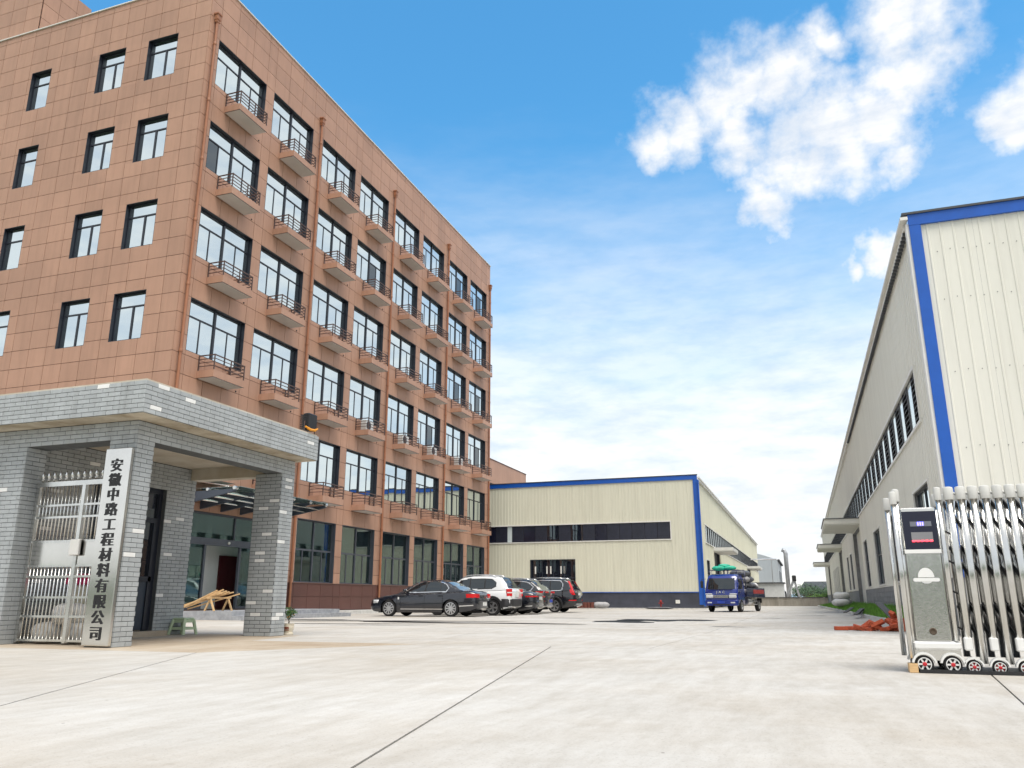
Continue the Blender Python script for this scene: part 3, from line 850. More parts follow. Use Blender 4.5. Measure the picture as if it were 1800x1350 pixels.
mat('cream', (.62, .58, .45), .55, var=.1)
for i, (x, y, z, l, lab) in enumerate([(-11.9,10.62,0,.6,'white sack lying on the porch floor behind the barred gate, farthest left'), (-11.25,10.62,0,.6,'white sack on the porch floor behind the barred gate, nearest the name board'),
        (-11.5,10.62,.30,.6,'white sack resting on two others behind the barred gate')]):
    sack('sack', (x, y, z), (l, .5, .34), .1*i, 'sack_white', lab, 'sack', 'sacks kept in the porch', i)
pk = thing('storage_box', (-11.75, 11.1, 0), 'cream storage box with a pink lid behind the barred gate', 'box')
MB().bevbox(-12.0, -11.45, 10.9, 11.3, 0, .95, .03).build('body', 'cream', pk)
MB().bevbox(-12.03, -11.42, 10.87, 11.33, .951, 1.13, .03).build('lid', 'pink', pk)
tm = MB().lathe([(.0, .0), (.26, 0), (.30, .25), (.31, .8), (.29, .82), (.31, .84), (.29, .95), (.16, 1.02), (.0, 1.03)], (-11.95, 11.75, 0), 20, cap=False)
tag(tm.build('plastic_drum', 'cream', None, 'auto'), 'tall cream plastic drum standing behind the left leaf of the barred gate', 'drum')
# ---- stool, poles, potted kumquat
mat('green_plastic', (.52, .64, .42), .4, var=.06)
sx, sy = -12.17, 14.06
stl = thing('stool', (sx, sy, 0), 'pale green plastic stool beside the brick corner of the gatehouse', 'stool')
MB().bevbox(sx-.15, sx+.15, sy-.15, sy+.15, .30, .335, .012).build('seat', 'green_plastic', stl)
for a in (-1, 1):
    for c in (-1, 1):
        p = [(sx+a*.135, sy+c*.135, .30), (sx+a*.19, sy+c*.19, 0)]
        MB().tube(p, [.035, .03], 6).build('leg', 'green_plastic', stl)
b = MB()
for a in (-1, 1):
    b.box(sx-.16, sx+.16, sy+a*.165-.012, sy+a*.165+.012, .10, .15).box(sx+a*.165-.012, sx+a*.165+.012, sy-.151, sy+.151, .10, .15)
    b.box(sx-.14, sx+.14, sy+a*.14-.012, sy+a*.14+.012, .24, .30).box(sx+a*.14-.012, sx+a*.14+.012, sy-.127, sy+.127, .24, .30)
b.build('stretcher', 'green_plastic', stl)
mat('timber', (.66, .44, .22), .6, var=.25, scale=6, stretch=(1, 6, 6))
for i in range(9):
    rg = random.Random(i+40); y = 23.72+.07*i; x0 = -20.0+rg.uniform(-.15, .2); z0 = .36+.06*(i % 3); dz = rg.uniform(.42, .66)
    ln = rg.uniform(1.5, 2.1)
    o = MB().bar((x0-ln*.5, y, z0), (x0+ln*.5, y+rg.uniform(-.2, .5), z0+dz), .055, .04).build('timber_lath', 'timber')
    tag(o, 'bare timber lath in the loose heap beside the office entrance steps', 'timber', 'timber laths heaped by the entrance')
tr = thing('trestle', (-19.55, 24.0, .3), 'low timber trestle propping up the heap of laths by the entrance', 'trestle')
MB().bar((-19.45, 23.55, .74), (-19.45, 24.75, .74), .07, .06).build('beam', 'timber', tr)
for y in (23.68, 24.62):
    for dx in (-.2, .2): MB().bar((-19.45, y, .72), (-19.45+dx, y, .30), .05, .05).build('leg', 'timber', tr)
mat('pot_glaze', (.70, .63, .50), .25, var=.12, scale=8)
mat('pot_brown', (.20, .045, .02), .3, var=.2)
mat('leaf', (.045, .12, .022), .5, var=.5, scale=14, island=.35)
mat('fruit', (.75, .30, .02), .4)
mat('bark', (.11, .08, .055), .9, var=.3, scale=12)
px, py = 0.0, 0.0
pot = thing('potted_plant', (0, 0, 0), 'small kumquat bush in a cream glazed pot beside the far brick pillar', 'plant')
MB().lathe([(.0, .0), (.155, .0), (.17, .02), (.165, .07), (.135, .085), (.14, .11), (.175, .20), (.18, .28), (.17, .31), (.19, .325), (.19, .35), (.16, .35), (.15, .31), (0, .30)], (px, py, 0), 24, cap=False).build('pot', 'pot_glaze', pot, 'auto')
b = MB()
for k in range(40):
    a = 2*math.pi*(-.42+.13*math.sin(k))+k*.004; r = .181; zc = .2+.05*math.sin(k*2.1); aa = R(-75)+.7*math.sin(k*1.3)*.5
    c = Vector((px+r*math.cos(aa), py+r*math.sin(aa), zc)); n_ = Vector((math.cos(aa), math.sin(aa), 0)); tg = Vector((-n_.y, n_.x, 0))
    b.add([c-tg*.018+Vector((0,0,-.012)), c+tg*.018+Vector((0,0,-.012)), c+tg*.016+Vector((0,0,.014)), c-tg*.016+Vector((0,0,.014))], [(0,1,2,3)])
tag(b.build('painted_motif', 'pot_brown', pot), kind='stuff')
b = MB(); rg = random.Random(3); tips = []
b.tube([(px, py, .30), (px+.01, py, .42), (px-.02, py, .5)], [.022, .018, .012], 7)
for k in range(12):
    a = 2*math.pi*k/12+rg.uniform(-.2, .2); e = Vector((px+.2*math.cos(a)*rg.uniform(.4, 1), py+.2*math.sin(a)*rg.uniform(.4, 1), rg.uniform(.55, .82)))
    b.tube([(px, py, .45), ((px+e.x)/2, (py+e.y)/2, .56), e], [.009, .006, .003], 5); tips.append(e)
b.build('stem', 'bark', pot)
def leaves(centers, n, size, spread, seed):
    rg = random.Random(seed); b = MB()
    for _ in range(n):
        c = rg.choice(centers); p = Vector(c)+Vector((rg.gauss(0, spread), rg.gauss(0, spread), rg.gauss(0, spread*.8)))
        d1 = Vector((rg.gauss(0, 1), rg.gauss(0, 1), rg.gauss(0, .7))).normalized(); d2 = d1.orthogonal().normalized()
        s = size*rg.uniform(.6, 1.3)
        b.add([p-d1*s, p+d2*s*.4, p+d1*s, p-d2*s*.4], [(0,1,2,3)])
    return b
tag(leaves(tips+[Vector((px, py, .62))], 420, .034, .06, 4).build('foliage', 'leaf', pot), kind='stuff')
b = MB(); rg = random.Random(9)
for t in rg.sample(tips, 7): b.lathe([(.003, -.02), (.018, -.012), (.022, 0), (.018, .012), (.003, .02)], (t.x, t.y, t.z-.06), 8)
tag(b.build('fruit', 'fruit', pot, True), kind='stuff')
pot.location = (-10.03, 14.66, 0); pot.scale = (.64, .64, .64)
# ---- floodlight on the gatehouse roof
fx, fy, fz = -9.62, 14.3, ZT+.03
fl = thing('floodlight', (fx, fy, fz), 'black finned floodlight with yellow tape at the far end of the gatehouse roof', 'floodlight')
hd = MB().bevbox(fx-.04, fx+.10, fy-.16, fy+.16, fz+.06, fz+.42, .02).build('housing', 'black_paint', fl)
b = MB()
for k in range(8): b.box(fx-.12, fx-.041, fy-.15, fy+.15, fz+.08+.042*k, fz+.10+.042*k)
for k in range(8): b.box(fx-.02, fx+.08, fy-.185, fy-.161, fz+.08+.042*k, fz+.105+.042*k)
b.build('fin', 'black_paint', hd)
MB().tube([(fx+.02, fy-.19, fz), (fx+.02, fy-.19, fz+.24)], .012, 6).tube([(fx+.02, fy+.19, fz), (fx+.02, fy+.19, fz+.24)], .012, 6).bar((fx+.02, fy-.2, fz+.012), (fx+.02, fy+.2, fz+.012), .03, .02).build('bracket', 'rail', fl)
mat('tape', (.75, .30, .02), .5)
MB().tube([(fx+.05, fy-.2, fz+.12), (fx+.11, fy-.1, fz+.06), (fx+.12, fy+.05, fz+.07), (fx+.11, fy+.17, fz+.13)], [.02, .03, .03, .015], 6).build('tape', 'tape', fl)
# ------------------------------------------------------------------ factories in ribbed sheet
def sheet_mesh(w, h, m, pitch=.25, rib=.015, axis='y', outward=-1, name='wall_sheet'):
    """ribbed sheet; profile along u (0..w), height h; face at 0, ribs stand proud"""
    prof = [(0, 0)]; n = max(1, round(w/pitch)); p = w/n
    for k in range(n):
        c = (k+.5)*p
        prof += [(c-.022, 0), (c-.012, rib), (c+.012, rib), (c+.022, 0)]
    prof.append((w, 0)); b = MB(); vs = []; T = -.03
    if axis == 'y': f = lambda u, o, z: (u, outward*o, z)
    else: f = lambda u, o, z: (outward*o, u, z)
    k = len(prof)
    b.add([f(u, o, 0) for u, o in prof]+[f(u, o, h) for u, o in prof], [(i, i+1, k+i+1, k+i) for i in range(k-1)])
    return b
sm_cache = {}
def put_sheet(root, axis, plane, outward, u0, u1, z0, z1, m, bucket=None):
    key = (axis, outward, round(u1-u0, 3), round(z1-z0, 3), m)
    loc = (u0, plane, z0) if axis == 'y' else (plane, u0, z0)
    if bucket is not None:
        b = sheet_mesh(u1-u0, z1-z0, m, axis=axis, outward=outward)
        bucket.add([Vector(v)+Vector(loc) for v in b.v], b.f); return
    if key not in sm_cache: sm_cache[key] = sheet_mesh(u1-u0, z1-z0, m, axis=axis, outward=outward).mesh('wall_sheet', m)
    inst('wall_sheet', sm_cache[key], root, loc)
def clad_sheets(root, axis, plane, outward, u0, u1, z0, z1, holes, m, near):
    """1 m sheets; those with u below `near` are single parts, the rest one joined part"""
    rest = MB(); u = u0
    while u < u1-1e-6:
        e = min(u+1.0, u1)
        for a, b, c, d_ in cells_minus(u, e, z0, z1, holes):
            if b-a < .05 or d_-c < .05: continue
            put_sheet(root, axis, plane, outward, a+.0015, b-.0015, c, d_, m, None if (near[0] <= u <= near[1]) else rest)
        u = e
    if rest.v: tag(rest.build('wall_sheets', m, root), kind='stuff')
def frame_rect(b, axis, plane, outward, u0, u1, z0, z1, t, o0, o1):
    lo, hi = sorted((plane+outward*o0, plane+outward*o1))
    def bx(a, c, d_, e):
        if axis == 'y': b.box(a, c, lo, hi, d_, e)
        else: b.box(lo, hi, a, c, d_, e)
    bx(u0-t, u1+t, z1, z1+t); bx(u0-t, u1+t, z0-t, z0); bx(u0-t, u0, z0, z1); bx(u1, u1+t, z0, z1)
def bx(b, axis, plane, outward, o0, o1, u0, u1, z0, z1):
    lo, hi = sorted((plane+outward*o0, plane+outward*o1))
    return b.box(u0, u1, lo, hi, z0, z1) if axis == 'y' else b.box(lo, hi, u0, u1, z0, z1)
def strip(root, axis, plane, outward, u0, u1, z0, z1, pane_w, louv_w, end_list=None, glassm='glass', near=999):
    """band of alternating louvres and panes"""
    wf = MB(); frame_rect(wf, axis, plane, outward, u0, u1, z0, z1, .07, -.02, .05)
    st_ = wf.build('window_band', 'white_trim', root)
    lv = MB(); n = 9; h = z1-z0
    for k in range(n):
        zc = h*(k+.5)/n
        for (o0, dz) in ((-.05, .0),):
            if axis == 'x':
                s = outward
                lv.add([(s*-.06, .05, zc-.01), (s*.0, .05, zc-.06), (s*.0, louv_w-.05, zc-.06), (s*-.06, louv_w-.05, zc-.01), (s*-.06, .05, zc+.01), (s*.0, .05, zc-.04), (s*.0, louv_w-.05, zc-.04), (s*-.06, louv_w-.05, zc+.01)],
                       [(0,3,2,1),(4,5,6,7),(0,1,5,4),(1,2,6,5),(2,3,7,6),(3,0,4,7)])
            else:
                s = outward
                lv.add([(.05, s*-.06, zc-.01), (louv_w-.05, s*-.06, zc-.01), (louv_w-.05, 0, zc-.06), (.05, 0, zc-.06), (.05, s*-.06, zc+.01), (louv_w-.05, s*-.06, zc+.01), (louv_w-.05, 0, zc-.04), (.05, 0, zc-.04)],
                       [(0,3,2,1),(4,5,6,7),(0,1,5,4),(1,2,6,5),(2,3,7,6),(3,0,4,7)])
    if axis == 'x': lv.box(*sorted((0, outward*-.07)), 0, .05, 0, h); lv.box(*sorted((0, outward*-.07)), louv_w-.05, louv_w, 0, h)
    else: lv.box(0, .05, *sorted((0, outward*-.07)), 0, h); lv.box(louv_w-.05, louv_w, *sorted((0, outward*-.07)), 0, h)
    lm = lv.mesh('louvre', 'louver')
    pb = MB()
    if axis == 'x': pb.box(-.03-.006, -.03+.006, 0, pane_w, 0, h) if outward > 0 else pb.box(.03-.006, .03+.006, 0, pane_w, 0, h)
    else: pb.box(0, pane_w, outward*-.03-.006, outward*-.03+.006, 0, h)
    pmesh = pb.mesh('pane', glassm)
    u = u0; k = 0
    back = MB(); bx(back, axis, plane, outward, -.12, -.09, u0, u1, z0, z1); back.build('backing', 'dark_void', st_)
    while u < u1-.3:
        for me, nm, w in ((lm, 'louvre', louv_w), (pmesh, 'pane', pane_w)):
            if u+w > u1+.01: u = u1; break
            loc = (plane, u, z0) if axis == 'x' else (u, plane, z0)
            inst(nm, me, st_, loc); u += w
    return st_
def small_window(root, axis, plane, outward, u0, u1, z0, z1, nx=2, glassm='glass'):
    wf = MB(); frame_rect(wf, axis, plane, outward, u0, u1, z0, z1, .06, -.02, .04)
    o = wf.build('window', 'white_trim', root)
    f = MB(); t = .045; w = (u1-u0)
    bx(f, axis, plane, outward, -.13, -.06, u0, u0+t, z0, z1); bx(f, axis, plane, outward, -.13, -.06, u1-t, u1, z0, z1)
    zm = z0+(z1-z0)*.55
    for k in range(1, nx): bx(f, axis, plane, outward, -.13, -.06, u0+w*k/nx-t/2, u0+w*k/nx+t/2, z0, z1)
    for k in range(nx):
        a, b = u0+w*k/nx+(t if k == 0 else t/2), u0+w*(k+1)/nx-(t if k == nx-1 else t/2)
        for c, e in ((z0, z0+t), (zm-t/2, zm+t/2), (z1-t, z1)): bx(f, axis, plane, outward, -.13, -.06, a, b, c, e)
        for c, e in ((z0+t, zm-t/2), (zm+t/2, z1-t)):
            g = MB(); bx(g, axis, plane, outward, -.10, -.09, a, b, c, e); g.build('pane', glassm, o)
    f.build('frame', 'frame', o)
    return o
def wall_body(root, name, axis, plane, outward, u0, u1, z0, z1, holes, m, th=.2):
    b = MB()
    for a, c, d_, e in cells_minus(u0, u1, z0, z1, holes): bx(b, axis, plane, outward, -th, -.004, a, c, d_, e)
    return b.build(name, m, root)
glass_mat('band_glass', (.60, .62, .62), .35)  # pale body colour stands in for bright sky seen in the panes
# ---- factory across the yard
CY, CX = 59.0, -6.68
fc = thing('factory', (CX, CY, 0), 'cream sheet-clad factory hall with blue trim closing the far end of the yard', 'building')
holes = [(-24, -8.72, 4.86, 6.08), (-19.3, -15.88, 1.15, 3.52)]
wall_body(fc, 'wall', 'y', CY, -1, -30, CX-.2, 0, 9.2, holes+[(-19.3, -15.88, 0, 1.2)], 'slate_plinth')
clad_sheets(fc, 'y', CY, -1, -27, CX-.05, 1.17, 9.05, holes, 'beige_sheet', (-24, 0))
b = MB().box(-30, CX+.06, CY-.06, CY-.004, 9.05, 9.36).box(CX-.26, CX+.055, CY-.055, CY-.0041, .3, 9.049).box(-30, -19.31, CY-.04, CY-.0042, 1.12, 1.169).box(-15.87, CX-.31, CY-.04, CY-.0042, 1.12, 1.169)
b.build('blue_trim', 'blue_trim', fc)
MB().box(-30, CX+.08, CY-.09, CY+.1, 9.361, 9.42).build('roof_edge', 'louver', fc)
MB().prism([(-30, 9.3), (CX-.05, 9.3), (CX-.05, 9.1), (-30, 9.1)], 'y', CY+.2, 138).build('roof', 'asphalt_roof', fc)
# side towards the lane
sh_ = [(62.6, 137, 4.82, 6.1), (62.4, 64.6, 1.2, 3.5), (68.6, 73.0, 0, 4.4), (75, 77, 1.2, 3.5), (79, 81, 1.2, 3.5), (110, 116, 0, 4.4)]
wall_body(fc, 'wall', 'x', CX, 1, CY+.001, 138, 0, 9.2, sh_, 'slate_plinth')
clad_sheets(fc, 'x', CX, 1, CY+.001, 138, 1.15, 9.05, sh_, 'beige_sheet', (0, 84))
MB().box(CX, CX+.14, CY-.05, 138, 9.0, 9.14).box(CX+.06, CX+.22, CY-.05, 138, 9.14, 9.24).build('gutter', 'white_trim', fc)
strip(fc, 'x', CX, 1, 62.6, 137, 4.82, 6.1, .8, .8, glassm='band_glass')
for a, c in ((62.4, 64.6), (75, 77), (79, 81)): small_window(fc, 'x', CX, 1, a, c, 1.2, 3.5, 3)
for a, c in ((68.6, 73.0), (110, 116)):
    MB().box(CX-.5, CX-.21, a-.1, c+.1, 0, 4.5).build('bay_door', 'louver', fc)
    MB().box(CX+.0, CX+1.55, a-.5, c+.6, 4.46, 4.72).box(CX+.002, CX+1.5, a-.45, c+.55, 4.38, 4.459).build('loading_canopy', 'white_trim', fc)
MB().tube([(CX+.12, CY-.14, 9.0), (CX+.12, CY-.14, .2)], .06, 8).build('downpipe', 'blue_trim', fc)
# front band: dark panes, louvres, one pane given a pale colour to look lit
wf = MB(); frame_rect(wf, 'y', CY, -1, -24, -8.72, 4.86, 6.08, .07, -.02, .05)
band = wf.build('window_band', 'white_trim', fc)
MB().box(-24, -8.72, CY+.06, CY+.09, 4.86, 6.08).build('backing', 'dark_void', band)
mat('pane_navy', (.012, .014, .03), .18, var=.3); mat('pane_navy2', (.03, .034, .055), .4, var=.2)
u = -24.0; k = 0
rg = random.Random(2)
while u < -8.75:
    w = min(.93, -8.72-u)
    if abs(u+21.4) < .47: m_ = 'curtain'; w = .4
    else: m_ = 'pane_navy' if k % 2 else 'pane_navy2'
    MB().box(u+.02, u+w-.02, CY+.03, CY+.042, 4.88, 6.06).build('pane', m_ if m_ != 'pane_navy' else ('glass_dark' if rg.random() < .5 else 'pane_navy'), band)
    if m_ == 'pane_navy2':
        lb = MB()
        for q in range(7): lb.box(u+.06, u+w-.06, CY+.005, CY+.02, 4.95+.16*q, 4.97+.16*q)
        lb.build('louvre', 'frame', band)
    u += w; k += 1
# glazed door in the front
fd = MB(); frame_rect(fd, 'y', CY, -1, -19.3, -15.88, .02, 3.5, .04, -.1, .05)
fdo = fd.build('door', 'frame', fc)
for i in range(4):
    a = -19.3+.855*i; MB().box(a, a+.06, CY+.02, CY+.1, .02, 3.5).build('mullion', 'frame', fdo)
    MB().box(a+.06, a+.855, CY+.04, CY+.05, 2.25, 3.5).build('pane', 'glass_dark', fdo)
    MB().box(a+.06, a+.855, CY+.04, CY+.05, .02, 2.15).build('pane', 'glass_dark', fdo)
MB().box(-19.3, -15.88, CY+.01, CY+.1, 2.15, 2.25).build('transom', 'frame', fdo)
b = MB()
for x in (-18.95, -18.05, -17.75, -16.95, -16.7): b.box(x-.05, x+.05, CY+.02, CY+.035, 2.5, 3.05)
b.build('paper_notice', 'white_trim', fdo)
MB().box(-8.6, -8.3, CY-.03, CY-.0045, .38, .62).build('vent_grille', 'white_trim', fc)
MB().box(-28, CX+.6, CY-.7, CY-.005, -.05, .07).build('base_kerb', 'kerb', fc)
# ---- factory on the right
RX, RY = 2.9, 18.2
fr_ = thing('factory', (RX, RY, 0), 'large pale grey sheet-clad factory hall with blue corner trim on the right of the lane', 'building')
RH = 8.9; RE = 118
fh = []
wall_body(fr_, 'wall', 'y', RY, -1, RX+.01, 22, 0, RH-.1, fh, 'block_grey')
clad_sheets(fr_, 'y', RY, -1, RX+.19, 16.19, 1.15, RH-.24, fh, 'beige_pale', (0, 8))
b = MB().box(RX-.045, 22, RY-.07, RY-.0041, RH-.25, RH).box(RX-.04, RX+.19, RY-.065, RY-.0042, 1.12, RH-.251)
b.build('blue_trim', 'blue_trim', fr_)
MB().box(RX-.16, 22, RY-.10, RY+.1, RH+.001, RH+.05).build('roof_edge', 'louver', fr_)
MB().box(RX-.10, RX-.006, RY-.03, RY+.16, 1.15, RH-.2).build('corner_trim', 'white_trim', fr_)
b = MB()
for z in (2.1, 3.7, 5.3, 6.9, 8.0):
    x = RX+.45
    while x < 8: b.lathe([(.010, 0), (.010, -.006)], (x, RY-.006, z+.02*math.sin(x*9)), 6, 'y'); x += .25
tag(b.build('screws', 'louver', fr_), kind='stuff')
wins = [(20.4,23.1), (27.2,29.9), (33.6,36.4), (40.3,42.5), (53.2,55.4), (57.2,59.4), (74.5,76), (78,79.5), (81.5,83), (85,86.5)]
doors = [(44.6,50.6), (65.5,71), (98,104)]
sh_ = [(20.25, 116, 4.72, 5.95)]+[(a, c, 1.25, 3.32) for a, c in wins]+[(a, c, 0, 4.25) for a, c in doors]
wall_body(fr_, 'wall', 'x', RX, -1, RY+.201, RE, 0, RH-.1, sh_, 'block_grey')
clad_sheets(fr_, 'x', RX, -1, RY+.17, RE, 1.15, RH-.25, sh_, 'beige_pale', (0, 60))
MB().box(RX-.12, RX-.004, RY+.165, RE, RH-.25, RH-.12).box(RX-.2, RX-.05, RY-.1, RE, RH-.12, RH-.05).build('gutter', 'white_trim', fr_)
b = MB(); y = RY+.3
while y < 45: b.box(RX-.13, RX-.03, y, y+.07, RH-.32, RH-.251); y += .22
tag(b.build('eave_closers', 'louver', fr_), kind='stuff')
MB().box(RX+.01, 22, RY+.3, RE, RH-.09, RH-.02).build('roof', 'asphalt_roof', fr_)
strip(fr_, 'x', RX, -1, 20.25, 116, 4.72, 5.95, .87, 1.0, glassm='band_glass')
for a, c in wins: small_window(fr_, 'x', RX, -1, a, c, 1.25, 3.32, 2)
for a, c in doors:
    MB().box(RX+.21, RX+.3, a-.1, c+.1, 0, 4.4).build('bay_door', 'beige_pale', fr_)
    MB().box(RX-1.65, RX, a-.6, c-.4, 4.36, 4.60).box(RX-1.6, RX-.001, a-.55, c-.45, 4.30, 4.359).build('loading_canopy', 'beige_pale', fr_)
    MB().box(RX-1.69, RX, a-.64, c-.36, 4.601, 4.64).build('canopy_flashing', 'louver', fr_)
MB().box(RX-.04, RX-.0043, RY+.2, 44.5, 1.13, 1.165).build('plinth_flashing', 'white_trim', fr_)
blk = []; z = .0
for k in range(6):
    z0, z1 = .03+.185*k, .03+.185*(k+1); y = 20.0-(.2 if k % 2 else 0)
    while y < 44.5:
        y1 = min(y+.4, 44.5)
        def mk(w=y1-y-.012, h=z1-z0-.012): return MB().box(-.02, .0, 0, w, 0, h)
        blk.append((shown((RX, y, z0), .07), (round(y1-y, 3),), mk, (RX-.003, y+.006, z0+.006))); y = y1
split_pieces(blk, 'block', 'blocks', 'block_grey', fr_, 300)
# ------------------------------------------------------------------ parked cars
def lerp_tab(tab):
    def f(x):
        if x <= tab[0][0]: return tab[0][1]
        for (a, u), (b, v) in zip(tab, tab[1:]):
            if x <= b:
                t = (x-a)/(b-a); t = t*t*(3-2*t)*.45+t*.55
                return u+(v-u)*t
        return tab[-1][1]
    return f
def in_poly(p, poly):
    x, y = p; c = False
    for i in range(len(poly)):
        (x1, y1), (x2, y2) = poly[i-1], poly[i]
        if (y1 > y) != (y2 > y) and x < (x2-x1)*(y-y1)/(y2-y1)+x1: c = not c
    return c
def poly_dist(p, poly):
    best = 9
    for i in range(len(poly)):
        a = Vector(poly[i-1]); b = Vector(poly[i]); q = Vector(p); ab = b-a
        t = max(0, min(1, (q-a).dot(ab)/max(1e-9, ab.length_squared)))
        best = min(best, (q-(a+ab*t)).length)
    return best
mat('tyre', (.014, .014, .015), .85, var=.2)
mat('rim', (.60, .60, .61), .28, metal=.85, var=.1)
mat('rim_dark', (.03, .03, .032), .5)
mat('chrome', (.78, .78, .78), .12, metal=1, var=.03)
mat('tail_red', (.62, .012, .015), .15, var=.1, coat=.6)
mat('tail_clear', (.75, .72, .70), .15, coat=.6)
mat('lamp_clear', (.62, .64, .66), .1, coat=.8)
mat('trim_black', (.016, .016, .018), .55, var=.1)
mat('plate_white', (.72, .72, .70), .4)
mat('plate_blue', (.02, .06, .42), .35)
mat('under_dark', (.008, .008, .008), .9)
def wheel_meshes(r, w, spokes, rimr, twin=False):
    ty = MB().lathe([(rimr, -w/2+.01), (rimr+.02, -w/2), (r-.03, -w/2+.005), (r-.004, -w/2+.03), (r, -w/6), (r, w/6), (r-.004, w/2-.03), (r-.03, w/2-.005), (rimr+.02, w/2), (rimr, w/2-.01)], n=32, axis='y', cap=False)
    rd = MB().lathe([(rimr+.005, -w/2+.012), (rimr, -w/2+.05), (.0, -w/2+.055)], n=28, axis='y', cap=False).lathe([(rimr+.005, w/2-.012), (rimr, w/2-.05), (.0, w/2-.055)], n=28, axis='y', cap=False)
    sp = MB()
    sp.lathe([(rimr+.004, -w/2+.03), (rimr+.004, -w/2+.004), (rimr-.018, -w/2+.002), (rimr-.02, -w/2+.03)], n=32, axis='y', cap=False)
    sp.lathe([(.06, -w/2+.05), (.055, -w/2+.012), (.0, -w/2+.01)], n=16, axis='y', cap=False)
    for k in range(spokes):
        a = 2*math.pi*k/spokes; c, s = math.cos(a), math.sin(a); wi = (.030 if spokes < 8 else .020); wo = (.045 if spokes < 8 else .024)
        def q(rad, t, y): return (rad*c-t*s, y, rad*s+t*c)
        y0 = -w/2+.012; y1 = -w/2+.045
        sp.add([q(.04,-wi,y0), q(.04,wi,y0), q(rimr-.01,wo,y0+.004), q(rimr-.01,-wo,y0+.004), q(.04,-wi,y1), q(.04,wi,y1), q(rimr-.01,wo,y1), q(rimr-.01,-wo,y1)],
               [(0,1,2,3),(7,6,5,4),(0,4,5,1),(1,5,6,2),(2,6,7,3),(3,7,4,0)])
    return ty.mesh('wheel', 'tyre', 'auto'), rd.mesh('rim_well', 'rim_dark', True), sp.mesh('rim', 'rim', 'auto')
